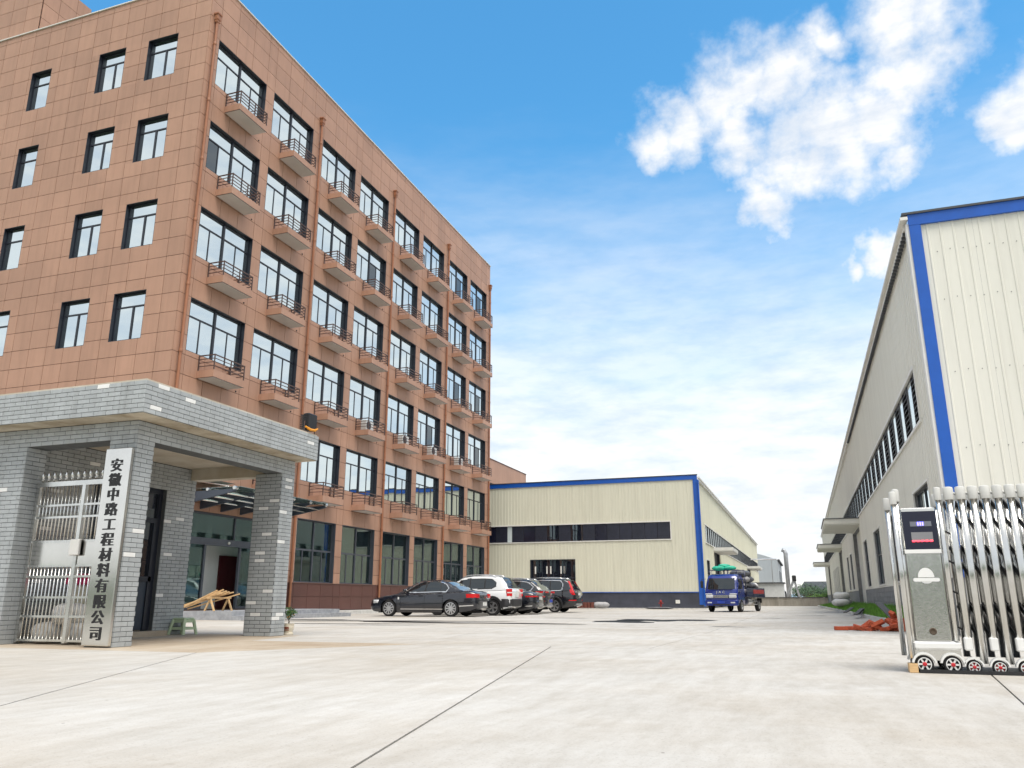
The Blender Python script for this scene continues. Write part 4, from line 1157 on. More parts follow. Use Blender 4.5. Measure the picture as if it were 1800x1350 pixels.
def car(name, loc, label, cat, s, group='cars parked in a row before the office'):
    Lc, W, wr = s['L'], s['W'], s['wr']
    root = thing(name, (0, 0, 0), label, cat, group)
    hw0 = W/2
    plan = lerp_tab([(0, .72), (.06, .80), (.25, .90), (.7, .975), (1.2, 1), (Lc-1.2, 1), (Lc-.5, .975), (Lc-.16, .93), (Lc-.04, .87), (Lc, .80)])
    top = lerp_tab(s['top'])
    bot = lerp_tab([(0, .30), (.25, .20), (.7, s['clr']), (Lc-.8, s['clr']), (Lc-.3, s['clr']+.06), (Lc, s['clr']+.16)])
    Ra = wr+.055
    def side_bot(x):
        z = bot(x)
        for xw in (s['a0'], s['a1']):
            dx = abs(x-xw)
            if dx < Ra: z = max(z, wr+math.sqrt(Ra*Ra-dx*dx)*.98)
        return z
    PROF = [(0, .955), (.12, .985), (.35, 1.0), (.60, 1.0), (.78, .975), (.90, .945), (.97, .90), (1.0, .82)]
    def side_y(x, z):
        zb, zt = bot(x), top(x); t = max(0, min(1, (z-zb)/(zt-zb)))
        for (a, u), (b, v) in zip(PROF, PROF[1:]):
            if t <= b: return hw0*plan(x)*(u+(v-u)*(t-a)/(b-a))
        return hw0*plan(x)*.82
    xs = set()
    n = 46
    for i in range(n+1): xs.add(round(Lc*i/n, 4))
    for xw in (s['a0'], s['a1']):
        for k in range(17): xs.add(round(xw-Ra*math.cos(math.pi*k/16), 4))
        xs.add(round(xw-Ra-.003, 4)); xs.add(round(xw+Ra+.003, 4))
    for v in (.02, .05, .1, Lc-.02, Lc-.05, Lc-.1): xs.add(round(v, 4))
    rings = []
    for x in sorted(xs):
        zb, zt, zs = bot(x), top(x), side_bot(x); hw = hw0*plan(x)
        half = [(hw*.70, zb), (hw*.70, max(zb+.002, zs-.0))]
        zlist = [zs+(zt-zs)*a for a, _ in PROF]
        half += [(side_y(x, z_) if i < len(PROF)-1 else hw*.82, z_) for i, z_ in enumerate(zlist)]
        half += [(hw*.5, zt+.018)]
        ring = [(x, -y, z) for y, z in half]+[(x, 0, zt+.026)]+[(x, y, z) for y, z in reversed(half)]+[(x, 0, zb)]
        rings.append(ring)
    body = MB().loft(rings, cap=True).build('body', s['paint'], root, 'auto')
    # cabin
    roof = lerp_tab(s['roof']); g0, g1 = s['roof'][0][0], s['roof'][-1][0]
    NX = 110; rows_ = []
    for i in range(NX+1):
        x = g0+(g1-g0)*i/NX; zb = top(x)-.02; zr = max(roof(x), zb+.004); hgt = zr-zb
        yb = hw0*plan(x)*s.get('shoulder', .90); yr = yb-s.get('tumble', .30)*hgt-.02; cr = min(.075, hgt*.4)
        pts = []
        for k in range(19): t = k/18; pts.append((yb+(yr-yb)*t-.012*math.sin(math.pi*t)*-1, zb+(hgt-cr)*t))
        for k in range(1, 5): a = math.pi/2*k/4; pts.append((yr-.11*math.sin(a)*min(1, hgt/.3)*.9, zr-cr+cr*math.sin(a)*.94))
        for k in range(1, 7): t = k/6; y_ = pts[22][0]*(1-t); pts.append((y_, zr-.06*cr+.03*min(1, hgt/.3)*math.sin(math.pi/2*t)))
        rows_.append((x, pts))
    npts = len(rows_[0][1])
    parts = {'paint': MB(), 'glass': MB(), 'chrome': MB(), 'windscreen': MB()}
    faces = {k: [] for k in parts}
    V = []
    for sgn in (-1, 1):
        for x, pts in rows_:
            for y, z in pts: V.append((x, sgn*y, z))
    half_n = (NX+1)*npts
    for h, sgn in enumerate((-1, 1)):
        for i in range(NX):
            for j in range(npts-1):
                f = [h*half_n+i*npts+j, h*half_n+(i+1)*npts+j, h*half_n+(i+1)*npts+j+1, h*half_n+i*npts+j+1]
                if sgn > 0: f.reverse()
                cx = sum(V[q][0] for q in f)/4; cy = abs(sum(V[q][1] for q in f)/4); cz = sum(V[q][2] for q in f)/4
                kind = 'paint'
                if j < 19:
                    for w in s['windows']:
                        if in_poly((cx, cz), w): kind = 'glass'; break
                    else:
                        if 'trim' in s and in_poly((cx, cz), s['trim']) : kind = 'trim_in'
                    if kind == 'trim_in': kind = 'pillar'
                    elif kind == 'paint' and s.get('chrome') and poly_dist((cx, cz), s['trim']) < .026: kind = 'chrome'
                else:
                    x = cx
                    slope = (roof(x+.03)-roof(x-.03))/.06
                    if abs(slope) > .22 and j >= 22 and top(x)+.05 < cz: kind = 'windscreen'
                faces.setdefault(kind, []).append(tuple(f))
    for kind, m_, nm in (('paint', s['paint'], 'roof'), ('glass', 'car_glass', 'side_window'), ('pillar', 'trim_black', 'window_pillar'), ('chrome', 'chrome', 'window_trim'), ('windscreen', s.get('rearglass', 'car_glass'), 'windscreen')):
        fs = faces.get(kind)
        if not fs: continue
        groups = [fs]
        if kind != 'paint':                      # one object for each separate window, trim or screen
            par = {q: q for f in fs for q in f}
            def find(q):
                while par[q] != q: par[q] = par[par[q]]; q = par[q]
                return q
            for f in fs:
                for q in f[1:]: par[find(q)] = find(f[0])
            by_ = {}
            for f in fs: by_.setdefault(find(f[0]), []).append(f)
            groups = list(by_.values())
        for gfs in groups:
            if len(gfs) < 3: gfs = gfs
            used = sorted({q for f in gfs for q in f}); mp = {q: i for i, q in enumerate(used)}
            MB().add([V[q] for q in used], [tuple(mp[q] for q in f) for f in gfs]).build(nm, m_, root, True)
    # helpers on the skin
    def strip_on_side(pts, w, m_, nm, par, both=True, out=.004):
        b = MB()
        for sg in ((-1, 1) if both else (-1,)):
            for (xa, za), (xb, zb_) in zip(pts, pts[1:]):
                d_ = Vector((xb-xa, 0, zb_-za)).normalized(); nrm = Vector((-d_.z, 0, d_.x))*w/2
                q = []
                for (x, z), k in (((xa, za), -1), ((xb, zb_), -1), ((xb, zb_), 1), ((xa, za), 1)):
                    xx, z2 = x+nrm.x*k, z+nrm.z*k
                    q.append((xx, sg*(side_y(xx, z2)+out), z2))
                b.add(q, [(0,1,2,3)])
        return b.build(nm, m_, par, True)
    for xd in s['doors']:
        zt = top(xd)-.03
        strip_on_side([(xd, .30+(zt-.30)*k/6) for k in range(7)], .012, 'under_dark', 'door_gap', body)
    strip_on_side([(s['doors'][0]+(s['doors'][-1]-s['doors'][0])*k/8, s['clr']+.13) for k in range(9)], .025, s.get('sill', 'chrome'), 'sill_trim', body)
    for xh in s['handles']:
        b = MB()
        for sg in (-1, 1):
            y = sg*(side_y(xh, s['hz'])+.012); b.box(xh-.10, xh+.10, min(y, y+sg*.022), max(y, y+sg*.022), s['hz']-.014, s['hz']+.014)
        b.build('door_handle', s.get('handle', s['paint']), root)
    for sg in (-1, 1):
        xm = s['mirror'][0]; zm = s['mirror'][1]; y = sg*(hw0*.93)
        MB().bevbox(xm-.06, xm+.07, min(y, y+sg*.20), max(y, y+sg*.20), zm, zm+.13, .03).build('mirror', s['paint'], root, True)
    # tail lamps that wrap the corner
    def wrap(z0, z1, x0, yin, m_, nm, out=.012, lean=0., both=True):
        for sg in ((-1, 1) if both else (-1,)):
            b = MB(); rr = []
            zm = (z0+z1)/2
            path = [(x0, side_y(x0, zm)+out), ((x0+Lc-.14)/2, side_y((x0+Lc-.14)/2, zm)+out), (Lc-.14, side_y(Lc-.14, zm)+out), (Lc-.05, side_y(Lc-.05, zm)+out), (Lc+out, hw0*.80), (Lc+out+.003, yin)]
            for x, y in path:
                tt = max(0, min(1, (x-x0)/(Lc-x0)))
                rr.append([(x-.05, sg*(y-.05), z0), (x+lean*0, sg*y, z0+.0), (x+lean, sg*y, z1), (x-.05+lean, sg*(y-.05), z1)])
            b.loft(rr, cap=True).build(nm, m_, root, 'auto')
    for a in s['lamps']: wrap(*a)
    # head lamps
    for sg in (-1, 1):
        b = MB(); rr = []
        zt = top(.25)-.05
        for x, yk in ((.08, .60), (.10, .80), (.22, .92), (.45, .955)):
            y = hw0*plan(x)*(yk if x < .2 else .985)+.008
            rr.append([(x-.02, sg*y, zt-.16), (x-.02, sg*y, zt-.02), (x+.05, sg*(y-.05), zt-.02), (x+.05, sg*(y-.05), zt-.16)])
        b.loft(rr, cap=True).build('headlight', 'lamp_clear', root, True)
    # bumpers, plate
    b = MB(); rr = []
    for k in range(13):
        a = -1+2*k/12; y = hw0*s.get('bwid', .90)*a; x = Lc+.035-(.20 if 'bwid' not in s else .26)*abs(a)**(4 if 'bwid' not in s else 9)
        rr.append([(x-.16, y, s['bz'][0]), (x, y, s['bz'][0]+.04), (x+.012, y, s['bz'][1]-.03), (x-.02, y, s['bz'][1]), (x-.16, y, s['bz'][1])])
    b.loft(rr, cap=True).build('rear_bumper', s.get('bumper', s['paint']), root, 'auto')
    for zc, hh, m_, frac in s.get('rear_strips', []):
        b = MB(); rr = []
        for k in range(13):
            a = -1+2*k/12; y = hw0*frac*a; x = Lc+.052-.20*abs(a*frac/.9)**4
            rr.append([(x-.05, y, zc-hh/2), (x, y, zc-hh/2), (x, y, zc+hh/2), (x-.05, y, zc+hh/2)])
        b.loft(rr, cap=True).build('rear_trim', m_, root, 'auto')
    pz = s['plate'][0]; px_ = Lc+.045 if s['plate'][0] < s['bz'][1] else Lc+.012
    MB().box(px_, px_+.014, -.22, .22, pz-.07, pz+.07).build('number_plate', s['plate'][1], root)
    if s.get('side_chrome'):
        x0, z0 = s['side_chrome']; strip_on_side([(x0+(Lc-.12-x0)*k/6, z0+.03*k/6) for k in range(7)], .035, 'chrome', 'bumper_trim', body, out=.008)
    # arches
    if s.get('arch'):
        for xw in (s['a0'], s['a1']):
            for sg in (-1, 1):
                b = MB(); rr = []
                for k in range(15):
                    a = math.pi*(-.04+1.08*k/14); r0, r1 = Ra-.02, Ra+s['arch']
                    y0 = hw0*plan(xw)*.97; y1 = hw0*plan(xw)+.016
                    c_, s_ = math.cos(a), math.sin(a)
                    rr.append([(xw+r0*c_, sg*y0, wr+r0*s_), (xw+r0*c_, sg*y1, wr+r0*s_), (xw+r1*c_, sg*y1, wr+r1*s_), (xw+(r1+.02)*c_, sg*y0, wr+(r1+.02)*s_)])
                b.loft(rr, cap=True).build('wheel_arch', s.get('archm', 'trim_black'), root, 'auto')
    if s.get('cladding'):
        z1 = s['cladding']
        b = MB()
        for sg in (-1, 1):
            rr = []
            xa, xb = s['a0']+Ra+.03, s['a1']-Ra-.03
            for k in range(6):
                x = xa+(xb-xa)*k/5
                rr.append([(x, sg*(side_y(x, s['clr']+.02)+.012), s['clr']), (x, sg*(side_y(x, z1)+.014), z1)])
            b.loft(rr, closed=False)
            rr = []; xa, xb = s['a1']+Ra+.02, Lc-.10
            for k in range(6):
                x = xa+(xb-xa)*k/5
                rr.append([(x, sg*(side_y(x, .40)+.014), .36), (x, sg*(side_y(x, .55)+.016), .55), (x, sg*(side_y(x, .70)+.014), .70)])
            b.loft(rr, closed=False)
        b.build('side_cladding', 'trim_black', root, True)
    if s.get('rails'):
        xa, xb = s['rails']
        for sg in (-1, 1):
            pts = []
            for k in range(9):
                t = k/8; x = xa+(xb-xa)*t; y = hw0*s.get('shoulder', .9)-s.get('tumble', .3)*(roof(x)-top(x))-.09
                pts.append((x, sg*y, roof(x)+(.055 if 0 < k < 8 else .005)))
            MB().tube(pts, .018, 7).build('roof_rail', s.get('railm', 'chrome'), root, True)
    # underside and wheels
    MB().box(.35, Lc-.3, -hw0*.68, hw0*.68, s['clr']-.02, s['clr']+.25).build('underbody', 'under_dark', root)
    ty, rd, sp = wheel_meshes(wr, .21, s['spokes'], s['rimr'])
    for xw in (s['a0'], s['a1']):
        for sg in (-1, 1):
            w = inst('wheel', ty, root, (xw, sg*(hw0-.125), wr), (0, random.uniform(0, 1), 0 if sg < 0 else math.pi))
            OFF[w.name] = Vector()
            for nm, me in (('rim_well', rd), ('rim', sp)):
                o = bpy.data.objects.new(nm, me); col.objects.link(o); o.parent = w
    if s.get('extra'): s['extra'](root, side_y, top, roof, Lc, hw0)
    root.location = loc; root.rotation_euler = (0, 0, s.get('rz', 0))
    return root
mat('paint_navy', (.007, .009, .016), .22, var=.05, coat=1.0)
mat('paint_black', (.008, .009, .013), .2, var=.05, coat=1.0)
mat('paint_char', (.02, .02, .023), .24, var=.05, coat=1.0)
mat('paint_white', (.70, .71, .71), .25, var=.03, coat=1.0)
glass_mat('rear_glass', (.02, .025, .03), .30)
SED_TOP = [(0, .58), (.05, .66), (.25, .74), (.8, .84), (1.35, .92), (1.7, .94), (2.6, .955), (3.5, .985), (4.1, 1.01), (4.45, 1.015), (4.7, .985), (4.83, .93), (4.87, .80)]
def badge(root, side_y, top, roof, Lc, hw0):
    MB().box(1.38, 1.44, -side_y(1.4, .72)-.006, -side_y(1.4, .72)-.002, .67, .78).build('sticker', 'plate_white', root)
car('parked_car', (-17.37, 31.92, 0), 'dark navy saloon car parked nearest the camera, with chrome window line', 'car', dict(
    L=4.87, W=1.83, wr=.325, clr=.17, a0=.96, a1=3.77, spokes=10, rimr=.235, paint='paint_navy', top=SED_TOP,
    roof=[(1.28, .90), (1.45, .99), (1.75, 1.18), (2.05, 1.34), (2.35, 1.44), (2.75, 1.472), (3.15, 1.455), (3.5, 1.38), (3.85, 1.22), (4.15, 1.06), (4.3, .99)],
    windows=[[(1.78, 1.0), (1.95, 1.12), (2.22, 1.29), (2.42, 1.36), (2.58, 1.375), (2.55, 1.0)], [(2.63, 1.0), (2.65, 1.377), (3.0, 1.38), (3.25, 1.345), (3.25, 1.01)], [(3.29, 1.015), (3.29, 1.335), (3.45, 1.26), (3.56, 1.14), (3.5, 1.03)]],
    trim=[(1.68, .975), (1.95, 1.16), (2.22, 1.32), (2.45, 1.395), (2.95, 1.41), (3.27, 1.37), (3.48, 1.28), (3.62, 1.13), (3.52, 1.0)], chrome=True,
    doors=[1.52, 2.60, 3.42], handles=[2.42, 3.30], hz=.83, mirror=(1.72, .97), lamps=[(.74, .90, 4.45, .50, 'tail_red', 'tail_light')], bz=(.30, .66),
    rear_strips=[(.70, .05, 'chrome', .72)], plate=(.50, 'plate_white'), side_chrome=(4.15, .42), rearglass='rear_glass', extra=badge))
SUV_TOP = [(0, .66), (.05, .76), (.25, .86), (.8, .96), (1.2, 1.02), (1.6, 1.03), (2.6, 1.05), (3.6, 1.08), (4.1, 1.10), (4.25, 1.09), (4.30, 1.0)]
car('parked_car', (-16.3, 34.55, 0), 'white sport utility car with dark lower cladding, second in the row', 'car', dict(
    L=4.33, W=1.80, wr=.345, clr=.22, a0=.88, a1=3.51, spokes=5, rimr=.235, paint='paint_white', top=SUV_TOP, tumble=.24, shoulder=.92,
    roof=[(1.15, 1.0), (1.4, 1.18), (1.75, 1.46), (2.05, 1.62), (2.5, 1.675), (3.1, 1.68), (3.6, 1.65), (3.85, 1.60), (4.05, 1.38), (4.18, 1.15), (4.24, 1.06)],
    windows=[[(1.6, 1.12), (1.95, 1.46), (2.15, 1.53), (2.38, 1.55), (2.38, 1.12)], [(2.43, 1.12), (2.43, 1.55), (3.1, 1.55), (3.1, 1.13)], [(3.14, 1.13), (3.14, 1.55), (3.45, 1.52), (3.62, 1.40), (3.62, 1.24), (3.45, 1.15)]],
    trim=[(1.55, 1.1), (1.95, 1.5), (2.4, 1.58), (3.45, 1.55), (3.65, 1.4), (3.65, 1.22), (3.45, 1.12)],
    doors=[1.42, 2.41, 3.25], handles=[2.2, 3.05], hz=.92, mirror=(1.58, 1.08), lamps=[(.82, 1.12, 4.16, .70, 'tail_red', 'tail_light', .035), (.94, .99, 4.19, .69, 'tail_clear', 'reversing_light', .039)], bwid=1.0, bz=(.36, .70), bumper='trim_black',
    plate=(.86, 'plate_white'), arch=.075, cladding=.44, sill='trim_black', rails=(2.0, 3.6), railm='rim'))
car('parked_car', (-16.75, 37.15, 0), 'long black saloon car with thin red tail lights, next to the white car', 'car', dict(
    L=5.05, W=1.88, wr=.34, clr=.16, a0=.95, a1=3.88, spokes=16, rimr=.25, paint='paint_black', top=[(0, .60), (.05, .68), (.25, .76), (.8, .86), (1.4, .94), (2.6, .965), (3.6, 1.0), (4.4, 1.02), (4.75, 1.0), (4.98, .95), (5.05, .82)],
    roof=[(1.35, .92), (1.55, 1.02), (1.9, 1.24), (2.2, 1.38), (2.6, 1.45), (3.0, 1.455), (3.4, 1.40), (3.9, 1.22), (4.35, 1.06), (4.5, 1.0)],
    windows=[[(1.9, 1.02), (2.3, 1.31), (2.7, 1.36), (2.7, 1.02)], [(2.75, 1.02), (2.75, 1.36), (3.2, 1.34), (3.55, 1.22), (3.7, 1.08), (3.6, 1.03)]],
    trim=[(1.8, .99), (2.28, 1.34), (2.75, 1.39), (3.25, 1.37), (3.6, 1.25), (3.78, 1.07), (3.62, 1.0)], chrome=True,
    doors=[1.55, 2.72, 3.6], handles=[2.5, 3.45], hz=.84, mirror=(1.75, .98), lamps=[(.78, .84, 4.62, .30, 'tail_red', 'tail_light')], bz=(.28, .62),
    rear_strips=[(.88, .035, 'chrome', .80), (.40, .04, 'chrome', .88), (.56, .03, 'chrome', .7)], plate=(.74, 'plate_white'), side_chrome=(4.35, .36), rearglass='rear_glass'))
car('parked_car', (-16.75, 39.9, 0), 'charcoal sport utility car with chrome roof rail, half hidden behind the long black saloon', 'car', dict(
    L=4.70, W=1.88, wr=.36, clr=.2, a0=.92, a1=3.72, spokes=6, rimr=.25, paint='paint_char', top=[(x*1.085, z) for x, z in SUV_TOP], tumble=.28, shoulder=.91,
    roof=[(1.25, 1.0), (1.55, 1.22), (1.9, 1.46), (2.25, 1.60), (2.7, 1.655), (3.3, 1.65), (3.9, 1.58), (4.25, 1.36), (4.48, 1.14), (4.58, 1.04)],
    windows=[[(1.8, 1.12), (2.15, 1.44), (2.6, 1.53), (2.6, 1.12)], [(2.66, 1.12), (2.66, 1.53), (3.35, 1.52), (3.35, 1.13)], [(3.4, 1.13), (3.4, 1.51), (3.75, 1.44), (3.98, 1.28), (3.9, 1.16)]],
    trim=[(1.7, 1.09), (2.15, 1.48), (2.6, 1.56), (3.4, 1.55), (3.8, 1.47), (4.05, 1.28), (3.93, 1.11)], chrome=True,
    doors=[1.55, 2.63, 3.5], handles=[2.4, 3.3], hz=.94, mirror=(1.75, 1.1), lamps=[(.98, 1.06, 4.2, .30, 'tail_red', 'tail_light')], bz=(.34, .70),
    rear_strips=[(.80, .04, 'chrome', .7), (.38, .08, 'rim', .8)], plate=(.60, 'plate_blue'), rails=(2.1, 3.9), arch=.03, rearglass='rear_glass'))
def tall_lamps(root, side_y, top, roof, Lc, hw0):
    for sg in (-1, 1):
        b = MB(); rr = []
        for x, z, w in ((4.33, 1.62, .035), (4.44, 1.42, .045), (4.56, 1.22, .05), (4.62, 1.10, .08), (4.66, .98, .12), (4.68, .90, .12)):
            y = hw0*(.70 if z > 1.5 else .75 if z > 1.3 else .81 if z > 1.15 else .89)
            rr.append([(x-.12-w*.5, sg*(y+.012), z), (x, sg*(y+.02), z), (x+.055, sg*(y-.09), z), (x-.1, sg*(y-.1), z)])
        b.loft(rr, cap=True).build('tail_light', 'tail_red', root, 'auto')
car('parked_car', (-16.15, 43.15, 0), 'black sport utility car with tall red tail lights at the far end of the row', 'car', dict(
    L=4.74, W=1.90, wr=.365, clr=.22, a0=.90, a1=3.62, spokes=6, rimr=.255, paint='paint_black', top=[(0, .70), (.05, .80), (.3, .92), (.9, 1.02), (1.4, 1.08), (2.6, 1.11), (3.7, 1.13), (4.5, 1.14), (4.68, 1.12), (4.74, 1.02)], tumble=.22, shoulder=.92,
    roof=[(1.3, 1.06), (1.6, 1.30), (1.95, 1.58), (2.3, 1.70), (2.8, 1.75), (3.5, 1.75), (4.1, 1.72), (4.3, 1.66), (4.5, 1.38), (4.64, 1.18), (4.70, 1.10)],
    windows=[[(1.85, 1.17), (2.2, 1.52), (2.62, 1.62), (2.62, 1.17)], [(2.68, 1.17), (2.68, 1.62), (3.35, 1.62), (3.35, 1.18)], [(3.40, 1.18), (3.40, 1.62), (3.9, 1.60), (4.02, 1.45), (3.98, 1.22), (3.9, 1.18)]],
    trim=[(1.78, 1.14), (2.2, 1.56), (2.62, 1.65), (3.92, 1.63), (4.06, 1.46), (4.02, 1.19), (3.92, 1.14)], chrome=True,
    doors=[1.6, 2.65, 3.42], handles=[2.45, 3.25], hz=.98, mirror=(1.8, 1.13), lamps=[(.60, .65, 4.42, .60, 'tail_red', 'reflector')], bz=(.34, .72), bumper='trim_black',
    rear_strips=[(.42, .09, 'rim', .75), (.72, .03, 'chrome', .7)], plate=(.95, 'plate_white'), arch=.05, rails=(2.2, 4.1), rearglass='car_glass', extra=tall_lamps))
# ------------------------------------------------------------------ blue lorry loaded with sacks
mat('truck_blue', (.007, .024, .21), .26, var=.06, coat=.8)
mat('truck_dark', (.012, .018, .07), .35, var=.1, coat=.4)
mat('red_banner', (.42, .05, .05), .5, var=.3, scale=8)
mat('tarp_green', (.02, .42, .27), .5, var=.2, scale=6)
TW = .97
TX, TY, TR = -4.30, 46.4, R(-11.5)
tk = thing('lorry', (0, 0, 0), 'blue flatbed lorry heaped with sacks beside the far factory', 'lorry')
def cab_ring(yf, yb, hw, z, r=.10, hb=None):
    hb = hb or hw
    return [(-hw, yf+r, z), (-hw+r, yf+.012, z), (-hw*.5, yf-.02, z), (0, yf-.03, z), (hw*.5, yf-.02, z), (hw-r, yf+.012, z), (hw, yf+r, z), (hb, yb-.05, z), (hb-.05, yb, z), (-hb+.05, yb, z), (-hb, yb-.05, z)]
CR = [(.42, .10, .90), (.50, .05, .94), (.75, .02, .96), (1.10, .03, .97), (1.28, .07, .97), (1.32, .09, .96), (1.60, .20, .935), (1.85, .31, .90), (2.02, .40, .87), (2.12, .50, .82), (2.16, .62, .74)]
def cabf(z):
    for (a, y, w), (b, y2, w2) in zip(CR, CR[1:]):
        if z <= b: t = (z-a)/(b-a); return y+(y2-y)*t, w+(w2-w)*t
    return CR[-1][1:]
cab = MB().loft([cab_ring(y, 1.62, w, z) for z, y, w in CR], cap=True).build('cab', 'truck_blue', tk, 'auto')
# windscreen laid on the front slope
rr = []
for k in range(9):
    z = 1.31+.62*k/8; y, w = cabf(z)
    rr.append([(-w+.05, y+.045, z), (-w*.82, y-.004, z), (-w*.5, y-.030, z), (0, y-.040, z), (w*.5, y-.030, z), (w*.82, y-.004, z), (w-.05, y+.045, z)])
MB().loft(rr, closed=False).build('windscreen', 'car_glass', cab, True)
for sg in (-1, 1):
    def sp(y, z): return (sg*(cabf(z)[1]+.006), y, z)
    wp = [(.34, 1.32), (1.25, 1.32), (1.25, 1.90), (.60, 1.90)]
    MB().add([sp(*p) for p in wp], [(0,1,2,3)]).build('side_window', 'car_glass', cab)
    for pts in ([(.30, .62), (.30, 1.3)], [(1.33, .5), (1.33, 1.98)]):
        b = MB()
        for (y, z), (y2, z2) in zip(pts, pts[1:]):
            for k in range(6):
                za, zb_ = z+(z2-z)*k/6, z+(z2-z)*(k+1)/6; b.add([sp(y, za), sp(y+.014, za), sp(y+.014, zb_), sp(y, zb_)], [(0,1,2,3)])
        b.build('door_gap', 'under_dark', cab)
    MB().box(*sorted((sg*.975, sg*1.0)), .38, .56, 1.12, 1.16).build('door_handle', 'trim_black', cab)
    # mirror on its arm
    m_ = MB().bevbox(*sorted((sg*1.08, sg*1.24)), .12, .20, 1.38, 1.78, .02).tube([(sg*.95, .28, 1.9), (sg*1.16, .16, 1.86), (sg*1.16, .16, 1.76)], .015, 6).tube([(sg*.95, .20, 1.34), (sg*1.16, .16, 1.40)], .015, 6)
    m_.build('mirror', 'trim_black', tk)
    # head lamp cluster
    MB().bevbox(*sorted((sg*.46, sg*.90)), -.045, .10, .80, .98, .03).build('headlight', 'lamp_clear', tk)
    MB().bevbox(*sorted((sg*.52, sg*.93)), -.030, .10, 1.0, 1.06, .012).build('side_lamp', 'lamp_clear', tk)
    MB().bevbox(*sorted((sg*.55, sg*.82)), -.06, .02, .50, .58, .015).build('fog_lamp', 'lamp_clear', tk)
MB().bevbox(-.45, .45, -.035, .1, .80, .96, .02).build('grille', 'trim_black', tk)
for z in (.83, .885, .94): MB().box(-.43, .43, -.05, -.036, z-.012, z+.012).build('grille_bar', 'chrome', tk)
MB().bevbox(-.97, .97, -.05, .35, .36, .70, .05).build('bumper', 'truck_blue', tk, 'auto')
MB().box(-.5, .5, -.062, -.051, .40, .46).build('bumper_slot', 'trim_black', tk)
MB().box(-.22, .22, -.075, -.063, .50, .62).build('number_plate', 'plate_blue', tk)
MB().box(-.70, .70, -.01, .02, 1.265, 1.30).build('wiper_panel', 'trim_black', tk)
cu = bpy.data.curves.new('glyphs', 'FONT'); cu.size = .21; cu.extrude = .006; cu.align_x = 'CENTER'; cu.resolution_u = 3; cu.offset = .003; cu.space_character = 1.5
cu.body = 'JAC'; tmp = bpy.data.objects.new('glyphs', cu); col.objects.link(tmp)
dg = bpy.context.evaluated_depsgraph_get(); dg.update()
me0 = bpy.data.meshes.new_from_object(tmp.evaluated_get(dg))
MB().add([(v.co.x*1.15, -.022-v.co.z, 1.08+v.co.y*.8) for v in me0.vertices], [tuple(p.vertices) for p in me0.polygons]).build('lettering', 'chrome', tk)
bpy.data.objects.remove(tmp)
# chassis, flatbed
MB().box(-.40, -.30, .6, 5.9, .52, .70).box(.30, .40, .6, 5.9, .52, .70).build('chassis', 'trim_black', tk)
MB().box(-1.05, 1.05, 1.75, 6.0, .86, .95).build('bed_floor', 'truck_dark', tk)
for sg in (-1, 1):
    n = 3
    for k in range(n):
        a = 1.76+4.24*k/n; c = 1.76+4.24*(k+1)/n
        b = MB().box(*sorted((sg*1.05, sg*1.02)), a+.02, c-.02, .90, 1.40)
        for q in range(3): b.box(*sorted((sg*1.055, sg*1.051)), a+.04, c-.04, .97+.14*q, 1.03+.14*q)
        b.build('side_board', 'truck_dark', tk)
MB().box(1.058, 1.066, 3.2, 5.7, 1.06, 1.30).build('banner', 'red_banner', tk)
MB().box(-1.02, 1.02, 5.98, 6.02, .9, 1.40).build('tail_board', 'truck_dark', tk)
b = MB()
for x in (-1.0, -.5, 0, .5, 1.0): b.tube([(x, 1.72, .9), (x, 1.72, 2.42)], .022, 6)
for z in (1.5, 1.9, 2.2, 2.42): b.tube([(-1.0, 1.72, z), (1.0, 1.72, z)], .02, 6)
b.tube([(-.85, 1.72, 2.42), (-.85, .75, 2.42), (-.80, .62, 2.30), (-.80, .60, 2.17)], .022, 6).tube([(.85, 1.72, 2.42), (.85, .75, 2.42), (.80, .62, 2.30), (.80, .60, 2.17)], .022, 6).tube([(-.85, .75, 2.42), (.85, .75, 2.42)], .022, 6)
b.build('head_rack', 'truck_dark', tk, True)
MB().lathe([(.22, 2.2), (.24, 2.25), (.24, 3.1), (.22, 3.15)], (.78, 0, .60), 14, 'y').build('fuel_tank', 'rim', tk, 'auto')
b = MB()
for z in (.42, .62): b.tube([(.98, 3.3, z), (.98, 4.2, z)], .02, 6)
for y in (3.3, 3.75, 4.2): b.tube([(.98, y, .40), (.98, y, .86)], .015, 6)
b.build('side_guard', 'rim', tk)
ty, rd, spm = wheel_meshes(.37, .22, 6, .22)
for y in (.85, 4.75):
    for sg in (-1, 1):
        w = inst('wheel', ty, tk, (sg*.86, y, .37), (0, 0, R(90) if sg > 0 else R(-90))); OFF[w.name] = Vector()
        for nm, me in (('rim_well', rd), ('rim', spm)):
            o = bpy.data.objects.new(nm, me); col.objects.link(o); o.parent = w
for sg in (-1, 1): MB().box(sg*.86-.14, sg*.86+.14, 4.2, 5.3, .78, .80).box(sg*.86-.14, sg*.86+.14, 5.28, 5.30, .5, .78).build('mudguard', 'trim_black', tk)
MT = Matrix.Translation((TX, TY, 0))@Matrix.Rotation(TR, 4, 'Z')@Matrix.Scale(.93, 4)
tk.matrix_world = MT
rg = random.Random(11)
cols = ['sack_grey', 'sack_pale', 'sack_grey', 'sack_white']
lay = []
for y in (2.35, 3.45, 4.5, 5.35):
    for x in (-.5, .5): lay.append((x, y, .95, 1.05, 0))
for y in (2.3, 3.3, 4.2, 5.0):
    for x in (-.45, .47): lay.append((x, y, 1.33, 1.0, 1))
for y in (2.35, 3.3): lay += [(-.4, y, 1.70, 1.0, 2), (.58, y, 1.70, 1.05, 2)]
lay += [(.5, 2.2, 2.04, 1.1, 3), (.55, 3.05, 2.04, .9, 3)]
LV = ['bottom layer', 'second layer', 'third layer', 'top layer']
